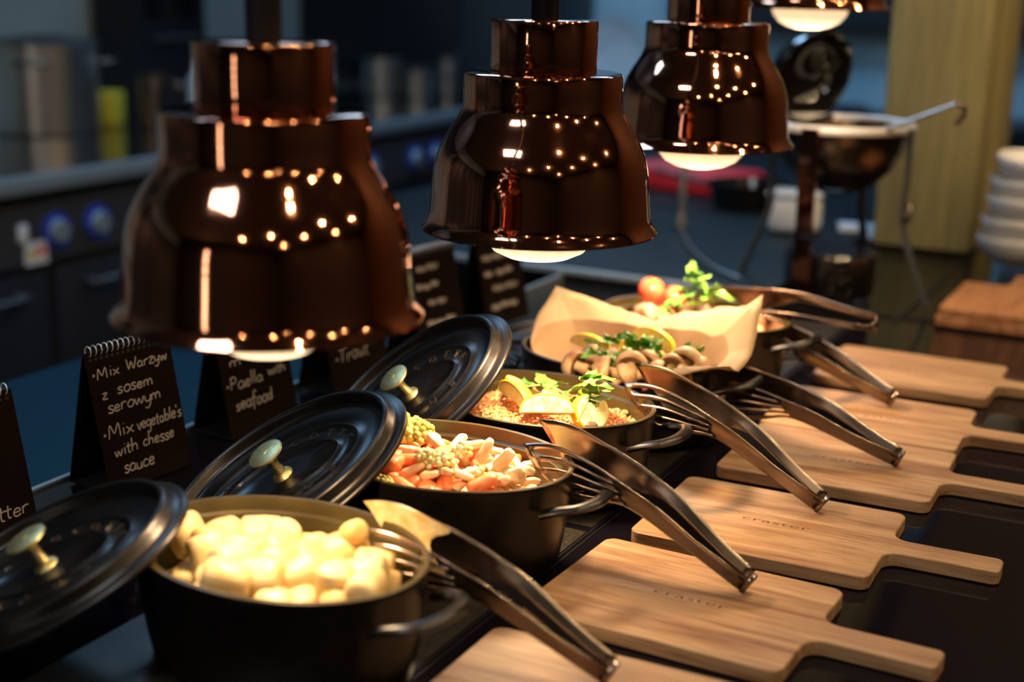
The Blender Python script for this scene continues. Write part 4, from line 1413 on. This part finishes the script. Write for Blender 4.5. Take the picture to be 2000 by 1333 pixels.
fill_surface('cheese_sauce', 1, 0.066, 0.014, 'cheese_sauce', 'pinkish cheese sauce under the mixed vegetables')
car = [mesh_only(*stick(0.0085, 0.0075, 0.040, 0.30, 1), 'carrot'), mesh_only(*stick(0.0095, 0.006, 0.032, 0.15, 2), 'carrot'), mesh_only(*stick(0.010, 0.008, 0.026, 0.25, 3), 'carrot')]
pal = [mesh_only(*stick(0.0060, 0.0055, 0.030, 0.2, 4), 'pale_veg'), mesh_only(*stick(0.0080, 0.0055, 0.026, 0.3, 5), 'pale_veg'), mesh_only(*stick(0.0055, 0.0050, 0.034, 0.05, 6), 'pale_veg')]
cau = [mesh_only(*floret(1), 'cauliflower'), mesh_only(*floret(2, 0.015, 20), 'cauliflower')]
bro = [mesh_only(*floret(3, 0.017, 34), 'broccoli')]
n = 0
for layer, (sa, sb, z0, s) in enumerate(((0.116, 0.080, 0.084, 0.0205), (0.092, 0.060, 0.098, 0.0215))):
    for x, y in scatter(sa, sb, s, 0.005, 21 + layer):
        if layer == 1 and R_.random() < 0.30:
            continue
        z = z0 + R_.uniform(-0.002, 0.006) + 0.004 * (1 - (x / 0.11) ** 2)
        rot = (pi / 2 + R_.uniform(-.45, .45), R_.uniform(-.5, .5), R_.uniform(0, 6.28))
        u = R_.random()
        # carrots gather on the left and front, pale sticks on the right
        pc_ = 0.60 - 4.2 * x - 1.5 * y
        if u < pc_ * 0.92:
            place(car[n % 3], 'carrot_stick', None, in_pot(1, x, y, z), rot, R_.uniform(.8, 1.05), 'orange carrot stick among the mixed vegetables', 'carrot', 'carrot sticks in the vegetable pot')
        elif u < 0.90:
            place(pal[n % 3], 'pale_vegetable_strip', None, in_pot(1, x, y, z), rot, R_.uniform(.68, .95), 'pale sauce-coated strip among the mixed vegetables', 'vegetable', 'pale strips in the vegetable pot')
        else:
            place(cau[n % 2], 'cauliflower_floret', None, in_pot(1, x, y, z + 0.004), (R_.uniform(-.6, .6), R_.uniform(-.6, .6), R_.uniform(0, 6)), R_.uniform(.65, .9), 'small cauliflower floret among the mixed vegetables', 'cauliflower', 'cauliflower florets in the vegetable pot')
        n += 1
for x, y, z, sc, rz, lb in ((-0.082, 0.038, 0.112, 1.15, 0.2, 'large yellow-green broccoli floret against the pot lid'), (-0.060, 0.050, 0.106, 1.0, 1.2, 'second yellow-green broccoli floret beside the largest one')):
    place(bro[0], 'broccoli_floret', None, in_pot(1, x, y, z), (0.3, 0.4, rz), sc, lb, 'broccoli', 'broccoli in the vegetable pot')
place(bro[0], 'broccoli_floret', None, in_pot(1, -0.026, -0.074, 0.092), (0.7, 0.2, 0.4), 0.62, 'small green broccoli floret at the front rim of the vegetable pot', 'broccoli', 'broccoli in the vegetable pot')
for x, y, z, rt_ in ((-0.020, 0.024, 0.112, (pi / 2 + .2, .2, 1.0)), (0.040, 0.020, 0.114, (.5, .5, 2)), (0.068, 0.010, 0.112, (.3, .6, .3)), (0.088, -0.006, 0.104, (.6, .9, .4)), (0.020, 0.030, 0.114, (pi / 2, .3, 2.4))):
    place(pal[1], 'pale_vegetable_strip', None, in_pot(1, x, y, z), rt_, 1.1, 'pale sauce-coated strip among the mixed vegetables', 'vegetable', 'pale strips in the vegetable pot')


# --- lemons, leaves, herbs
def lemon_wedge(name, label, loc, rot, sc=1.0, ang=75, group='lemon wedges'):
    t = thing(name, label, 'lemon', loc, rot, group)
    t.scale = (sc, sc, sc)
    a, b = 0.036, 0.025
    nl, na = 12, 6
    V, Fc = [], []
    for i in range(nl + 1):
        u = -pi / 2 + pi * i / nl
        for k in range(na + 1):
            w = math.radians(-ang / 2 + ang * k / na)
            rr = b * math.cos(u) ** 0.85 if abs(math.cos(u)) > 1e-6 else 0
            V.append((a * math.sin(u), rr * math.sin(w), rr * -math.cos(w)))
    for i in range(nl):
        for k in range(na):
            q = i * (na + 1) + k
            Fc.append((q, q + 1, q + na + 2, q + na + 1))
    pe = mk('peel', V, Fc, 'lemon_peel', t)
    md = pe.modifiers.new('thick', 'SOLIDIFY')
    md.thickness = 0.0022
    md.offset = -1
    for s in (-1, 1):
        w = math.radians(s * ang / 2)
        V, Fc = [(0, 0, 0)], []
        for i in range(nl + 1):
            u = -pi / 2 + pi * i / nl
            rr = 0.93 * b * max(0, math.cos(u)) ** 0.85
            V.append((a * 0.93 * math.sin(u), rr * math.sin(w), rr * -math.cos(w)))
        for i in range(1, nl + 1):
            Fc.append((0, i, i + 1))
        mk('flesh', V, Fc, 'lemon_flesh', t, smooth=False)
    return t


def lemon_slice(name, label, loc, rot, r=0.026, th=0.016, group='lemon slices'):
    t = thing(name, label, 'lemon', loc, rot, group)
    lathe('peel', [(r - 0.002, -th / 2), (r, -th / 2 + 0.001), (r, th / 2 - 0.001), (r - 0.002, th / 2)], 'lemon_peel', t, 32)
    lathe('pith', [(r * 0.84, -th / 2 - 0.0002), (r - 0.002, -th / 2), (r - 0.002, th / 2), (r * 0.84, th / 2 + 0.0002)], 'lemon_pith', t, 32)
    V, Fc = [], []
    for s in (1, -1):
        for k in range(8):
            a0, a1 = 2 * pi * k / 8 + 0.06, 2 * pi * (k + 1) / 8 - 0.06
            o = len(V)
            V += [(r * .1 * math.cos((a0 + a1) / 2), r * .1 * math.sin((a0 + a1) / 2), s * (th / 2 + 0.0004))] + [(r * .82 * math.cos(a0 + (a1 - a0) * q / 4), r * .82 * math.sin(a0 + (a1 - a0) * q / 4), s * (th / 2 + 0.0004)) for q in range(5)]
            Fc += [(o, o + 1 + q, o + 2 + q) for q in range(4)]
    mk('flesh', V, Fc, 'lemon_flesh', t, smooth=False)
    lathe('flesh_disc', [(0, -th / 2), (r * .85, -th / 2), (r * .85, th / 2), (0, th / 2)], 'lemon_pith', t, 24)
    return t


def leaf_data(l, w, curl, lobes=3):
    """one lobed leaf lying along +x"""
    n = 14
    V, Fc = [], []
    for i in range(n + 1):
        t = i / n
        base = math.sin(pi * t ** 0.8) ** 0.8 if 0 < t < 1 else 0.02
        hw = w * base * (0.72 + 0.28 * abs(math.sin(lobes * pi * t)))
        z = curl * l * (t * t)
        for s in (-1, -0.5, 0, 0.5, 1):
            V.append((l * t, hw * s, z + 0.12 * w * abs(s) + 0.0016 * math.sin(9 * t + 3 * s)))
    for i in range(n):
        for k in range(4):
            q = i * 5 + k
            Fc.append((q, q + 1, q + 6, q + 5))
    return V, Fc


LEAVES = [mesh_only(*leaf_data(0.026, 0.0085, -0.35), 'leaf_green'), mesh_only(*leaf_data(0.022, 0.010, 0.25, 2), 'leaf_green'), mesh_only(*leaf_data(0.016, 0.006, 0.1, 4), 'leaf_green')]


def sprig(name, label, cat, loc, stem, leaves, group=None, sr=0.0011, sc=1.0):
    """stem: polyline relative to loc; leaves: (t along stem, yaw, pitch, scale, kind)"""
    t = thing(name, label, cat, loc, (0, 0, 0), group)
    P = smooth_path(stem, 5)
    tube('stem', P, sr, 'stem_green', t, 6)
    for tt, yaw, pit, s, kd in leaves:
        p = P[min(len(P) - 1, int(tt * (len(P) - 1)))]
        o = bpy.data.objects.new('leaf', LEAVES[kd])
        COL.objects.link(o)
        o.parent = t
        o.location = p
        o.rotation_euler = (R_.uniform(-.5, .5), -pit, yaw)
        o.scale = (s * sc, s * sc, s * sc)
    return t


def rand_leaves(n, kinds, smin, smax, rr, t0=0.3):
    return [(t0 + (1 - t0) * k / max(1, n - 1), rr.uniform(0, 6.28), rr.uniform(-.3, .9), rr.uniform(smin, smax), rr.choice(kinds)) for k in range(n)]


# --- pot 3: rice, lemon, parsley
def rice_heap():
    from mathutils import noise
    fs = fill_surface('orange_rice', 2, 0.080, 0.018, 'rice', 'heap of orange paella rice under the lemons')
    rr = random.Random(5)
    parts = []
    for k in range(3600):
        a, q = rr.uniform(0, 2 * pi), math.sqrt(rr.random())
        x, y = 0.128 * q * math.cos(a), 0.091 * q * math.sin(a)
        z = 0.082 + 0.019 * (1 - q * q) + 0.010 * noise.noise(Vector((x * 28, y * 28, 3.0))) + rr.uniform(-0.001, 0.004)
        d = Vector((rr.uniform(-1, 1), rr.uniform(-1, 1), rr.uniform(-.6, .6))).normalized()
        e = d.orthogonal().normalized()
        g = d.cross(e)
        L, w = rr.uniform(0.0030, 0.0042), rr.uniform(0.0012, 0.0017)
        c = Vector((x, y, z))
        v = [c + d * L, c - d * L] + [c + (e * math.cos(b) + g * math.sin(b)) * w for b in (0, pi / 2, pi, 3 * pi / 2)]
        f = [(0, 2 + i, 2 + (i + 1) % 4) for i in range(4)] + [(1, 2 + (i + 1) % 4, 2 + i) for i in range(4)]
        parts.append((v, f))
    v, f = join_data(parts)
    o = mk('rice_grains', v, f, 'rice', fs)
    o['kind'] = 'stuff'


rice_heap()
P3 = POT_C[2]


def food_at(px_, py_, z):
    return onz(px_, py_, z)


lemon_wedge('lemon_wedge', 'lemon wedge standing at the back left of the rice', food_at(1028, 758, 0.116), (1.2, 0.5, 1.1), 0.85, 80)
lemon_wedge('lemon_wedge', 'lemon wedge lying left on the rice, peel up', food_at(1000, 782, 0.116), (2.5, 0.1, -0.55), 0.9, 85)
lemon_wedge('lemon_wedge', 'large overexposed lemon wedge in the middle of the rice', food_at(1068, 806, 0.115), (2.0, -0.05, 0.35), 0.88, 100)
lemon_slice('lemon_slice', 'thick lemon slice standing right of the parsley on the rice', food_at(1152, 806, 0.112), (1.15, 0.15, 0.9), 0.0215, 0.016)
rr = random.Random(4)
sprig('parsley_sprig', 'green parsley sprig draped across the lemons on the rice', 'herb', food_at(1128, 825, 0.118), [(0, 0, 0), (0.006, 0.012, 0.022), (0.002, 0.03, 0.034), (-0.02, 0.045, 0.036)], rand_leaves(9, [0, 1], 0.9, 1.35, rr, 0.35), 'parsley on the rice')
sprig('parsley_sprig', 'green parsley leaves behind the middle lemon wedge', 'herb', food_at(1090, 783, 0.112), [(0.02, 0, 0), (0.0, 0.006, 0.010), (-0.025, 0.012, 0.012), (-0.05, 0.012, 0.006)], rand_leaves(10, [0, 1], 0.9, 1.3, rr, 0.1), 'parsley on the rice')
sprig('parsley_sprig', 'upright parsley tip beside the lemon slice', 'herb', food_at(1135, 800, 0.112), [(0, 0, 0), (0.004, 0.006, 0.014), (0.010, 0.010, 0.026)], rand_leaves(6, [0, 1], 0.8, 1.15, rr, 0.4), 'parsley on the rice')
cl = thing('clam', 'small dark clam at the front rim of the rice', 'clam', food_at(1152, 832, 0.100), (0.3, 0.2, 0.4))
for s in (1, -1):
    v, f = lathe_data([(0.010, 0.008, 0.0006 * s), (0.009, 0.007, 0.003 * s), (0.006, 0.005, 0.005 * s), (0, 0, 0.006 * s)], 18)
    mk('shell', v, f, 'clam_shell', cl)

# --- pot 4: kraft paper, mushrooms
def kraft_sheet():
    c = Vector((POT_C[3][0], POT_C[3][1], 0))
    # rim of the sheet: (angle, radius, height) around the pot centre, read from where its corners stand
    ctrl = []
    for pt in ((-0.852, 1.806, 0.166), (-0.805, 1.818, 0.147), (-0.750, 1.832, 0.127), (-0.70, 1.843, 0.128), (-0.64, 1.853, 0.141), (-0.592, 1.838, 0.159), (-0.550, 1.810, 0.186), (-0.545, 1.778, 0.152),
               (-0.537, 1.735, 0.122), (-0.535, 1.69, 0.116), (-0.538, 1.645, 0.128), (-0.615, 1.634, 0.100), (-0.68, 1.626, 0.098), (-0.76, 1.628, 0.099), (-0.805, 1.656, 0.101), (-0.838, 1.702, 0.110), (-0.846, 1.764, 0.140)):
        d = Vector(pt) - c
        ctrl.append((math.atan2(d.y, d.x), math.hypot(d.x, d.y), d.z))
    ctrl.sort()
    NA, NR = 68, 14

    def at_angle(a):
        k = len(ctrl)
        for i in range(k):
            a0, a1 = ctrl[i - 1][0], ctrl[i][0]
            if i == 0:
                a0 -= 2 * pi
            if a0 <= a <= a1 or (i == 0 and a - 2 * pi >= a0 and a - 2 * pi <= a1):
                aa = a if a0 <= a <= a1 else a - 2 * pi
                t = (aa - a0) / (a1 - a0)
                return tuple(ctrl[i - 1][q] * (1 - t) + ctrl[i][q] * t for q in (1, 2))
        return ctrl[-1][1:]
    V, Fc = [], []
    for j in range(NR + 1):
        t = j / NR
        for i in range(NA):
            a = -pi + 2 * pi * i / NA
            ro, ho = at_angle(a)
            ri = 1 / math.sqrt((math.cos(a) / 0.124) ** 2 + (math.sin(a) / 0.086) ** 2)
            ri2 = 1 / math.sqrt((math.cos(a) / 0.134) ** 2 + (math.sin(a) / 0.0975) ** 2)
            if t < 0.45:
                q = t / 0.45
                r, z = ri * 0.92 * q, 0.056 + 0.004 * q
            elif t < 0.72:
                q = (t - 0.45) / 0.27
                r, z = ri * 0.92 + (ri2 * 0.97 - ri * 0.92) * q, 0.060 + 0.040 * q
            else:
                q = (t - 0.72) / 0.28
                z0 = 0.100 + 0.0145 * min(1, max(0, (ro / ri2 - 0.98) / 0.06))
                r, z = ri2 * 0.97 + (ro - ri2 * 0.97) * q, z0 + (ho - z0) * q
            cr = abs(math.sin(a * 3.5 + 0.6)) - 0.5 + 0.5 * (abs(math.sin(a * 6.5 + 1.7)) - 0.5)
            amp = 0.013 * max(0, t - 0.35)
            V.append((r * math.cos(a) * (1 + amp * cr * 2), r * math.sin(a) * (1 + amp * cr * 2), z + amp * cr))
    for j in range(NR):
        for i in range(NA):
            k = (i + 1) % NA
            Fc.append((j * NA + i, j * NA + k, (j + 1) * NA + k, (j + 1) * NA + i))
    o = mk('kraft_paper_sheet', V, Fc, 'kraft_paper', None, c + Vector((0, 0, 0.0015)), sharp=40)
    md = o.modifiers.new('thick', 'SOLIDIFY')
    md.thickness = 0.0004
    o.data.set_sharp_from_angle(angle=math.radians(9))
    tag(o, 'brown kraft paper sheet lining the mushroom pot, corners standing up', 'paper')


kraft_sheet()
MU_CAP = mesh_only(*lathe_data([(0, 0, 0.004), (0.008, 0.008, 0.0035), (0.017, 0.017, 0.0), (0.0195, 0.0195, 0.003), (0.0185, 0.0185, 0.010), (0.0135, 0.0135, 0.0165), (0.007, 0.007, 0.0195), (0, 0, 0.020)], 24), 'mushroom')
MU_STEM = mesh_only(*lathe_data([(0, 0, -0.016), (0.0065, 0.0065, -0.016), (0.0078, 0.0078, -0.012), (0.0062, 0.0062, -0.003), (0.0075, 0.0075, 0.004)], 16), 'mushroom')
MU_GILL = mesh_only(*lathe_data([(0.0075, 0.0075, 0.0025), (0.0165, 0.0165, -0.0006)], 24), 'mushroom_gill')


def mushroom(loc, rot, sc):
    t = thing('mushroom', 'browned mushroom in the kraft paper of the fourth pot', 'mushroom', loc, rot, 'mushrooms in the paper-lined pot')
    t.scale = (sc, sc, sc)
    for nm, me in (('cap', MU_CAP), ('stalk', MU_STEM), ('gills', MU_GILL)):
        o = bpy.data.objects.new(nm, me)
        COL.objects.link(o)
        o.parent = t


for px_, py_, z, sc in ((1128, 716, 0.095, 1.0), (1160, 722, 0.092, .9), (1190, 728, 0.096, 1.1), (1232, 720, 0.100, 1.1), (1215, 738, 0.090, .9), (1160, 700, 0.098, .9), (1262, 712, 0.100, .9), (1310, 722, 0.096, 1.0), (1338, 712, 0.100, 1.1), (1290, 735, 0.09, 1.0), (1255, 742, 0.085, .9), (1325, 738, 0.088, .9), (1200, 705, 0.095, .8), (1362, 722, 0.094, .9)):
    mushroom(food_at(px_, py_, z + 0.016), (R_.uniform(-1.5, 1.5), R_.uniform(-1.3, 1.3), R_.uniform(0, 6.2)), sc)
fill_surface('mushroom_juices', 3, 0.064, 0.034, 'meat', 'browned fillet pieces under the mushrooms', 0.112, 0.074)
lemon_wedge('lemon_wedge', 'lemon wedge at the left of the mushrooms against the paper', food_at(1152, 686, 0.112), (2.6, 0.2, -0.1), 0.9, 90)
lemon_wedge('lemon_wedge', 'bright lemon wedge at the back of the mushrooms against the paper', food_at(1272, 676, 0.116), (2.4, 0.1, -0.3), 1.0, 95)
pp = [mesh_only(*stick(0.009, 0.007, 0.026, 0.1, 8), 'pepper_yellow')]
for px_, py_, z, lb in ((1216, 684, 0.122, 'upright yellow pepper piece in the herbs'), (1200, 702, 0.112, 'yellow pepper piece lying under the upright one'), (1285, 706, 0.108, 'yellow pepper piece right among the herbs')):
    place(pp[0], 'pepper_piece', None, food_at(px_, py_, z), (R_.uniform(-.5, .5), R_.uniform(-.5, .5), 0.4), 1.0, lb, 'pepper', 'yellow pepper pieces')
hl = ['feathery herb sprig left over the mushrooms', 'feathery herb sprig arching over the yellow pepper', 'feathery herb sprig behind the yellow pepper', 'feathery herb sprig right of the bright lemon wedge', 'feathery herb sprig at the right over the mushrooms']
for k, (px_, py_, z) in enumerate(((1172, 700, 0.118), (1200, 672, 0.126), (1235, 680, 0.124), (1262, 702, 0.116), (1318, 702, 0.114))):
    rr = random.Random(40 + k)
    sprig('herb_sprig', hl[k], 'herb', food_at(px_, py_, z), [(-0.015, 0, -0.006), (0, 0.004, 0.004), (0.018, 0.002, 0.002), (0.03, -0.004, -0.008)], rand_leaves(20, [2, 0, 1], 0.8, 1.25, rr, 0.05), 'feathery herbs on the mushrooms')

# --- pot 5: meat, tomatoes, herbs
def lump(seed, a, b, c):
    v, f = lathe_data([(0, 0, -c), (a * .6, b * .6, -c * .8), (a * .95, b * .95, -c * .2), (a, b, c * .2), (a * .7, b * .7, c * .75), (0, 0, c)], 16)
    return wobble(wobble(v, 0.006, 40, seed), 0.002, 120, seed + 5), f


fill_surface('meat_gravy', 4, 0.078, 0.012, 'meat', 'orange gravy in the farthest pot')
me_ = [mesh_only(*lump(k, 0.021, 0.015, 0.012), 'meat') for k in range(4)]
n = 0
for x, y in scatter(0.108, 0.070, 0.034, 0.005, 77):
    place(me_[n % 4], 'meat_piece', None, in_pot(4, x, y, 0.100 + R_.uniform(-.004, .006)), (R_.uniform(-.5, .5), R_.uniform(-.5, .5), R_.uniform(0, 6)), R_.uniform(.9, 1.15), 'browned meat piece in the farthest pot', 'meat', 'meat pieces in the farthest pot')
    n += 1
TM = mesh_only(*lathe_data([(0, 0, -0.016), (0.010, 0.010, -0.0145), (0.0175, 0.0175, -0.006), (0.019, 0.019, 0.003), (0.015, 0.015, 0.012), (0.006, 0.006, 0.0155), (0, 0, 0.0145)], 24), 'tomato')
for px_, py_, z, sc, lb in ((1272, 568, 0.135, 1.1, 'left red tomato on top of the meat'), (1318, 582, 0.128, 1.0, 'right red tomato behind the green leaves')):
    t = thing('tomato', lb, 'tomato', food_at(px_, py_, z), (0.3, 0.3, 0), 'tomatoes on the meat')
    o = bpy.data.objects.new('flesh', TM)
    COL.objects.link(o)
    o.parent = t
    o.scale = (sc, sc, sc)
    st_ = []
    for q in range(5):
        v, f = leaf_data(0.010, 0.0028, -0.2, 1)
        a = 2 * pi * q / 5
        st_.append(([(p[0] * math.cos(a) - p[1] * math.sin(a), p[0] * math.sin(a) + p[1] * math.cos(a), p[2] + 0.0160 * sc) for p in v], f))
    v, f = join_data(st_)
    mk('calyx', v, f, 'leaf_green', t)
rr = random.Random(9)
sprig('parsley_sprig', 'tall green parsley sprig on the meat of the farthest pot', 'herb', food_at(1352, 592, 0.125), [(0, 0, 0), (-0.002, 0.004, 0.02), (-0.006, 0.006, 0.042)], rand_leaves(9, [1, 0], 0.9, 1.4, rr, 0.3), 'parsley on the meat')
sprig('parsley_sprig', 'green parsley leaves in front of the tomatoes', 'herb', food_at(1310, 603, 0.122), [(-0.015, 0, 0), (0, 0, 0.010), (0.016, 0, 0.008)], rand_leaves(6, [1, 0], 0.9, 1.2, rr, 0.1), 'parsley on the meat')
sprig('parsley_sprig', 'pale green leaf cluster at the right of the farthest pot', 'herb', food_at(1372, 600, 0.120), [(0, 0, 0), (0.008, 0.004, 0.014), (0.012, 0.004, 0.024)], rand_leaves(8, [1, 1, 0], 1.0, 1.5, rr, 0.2), 'parsley on the meat')
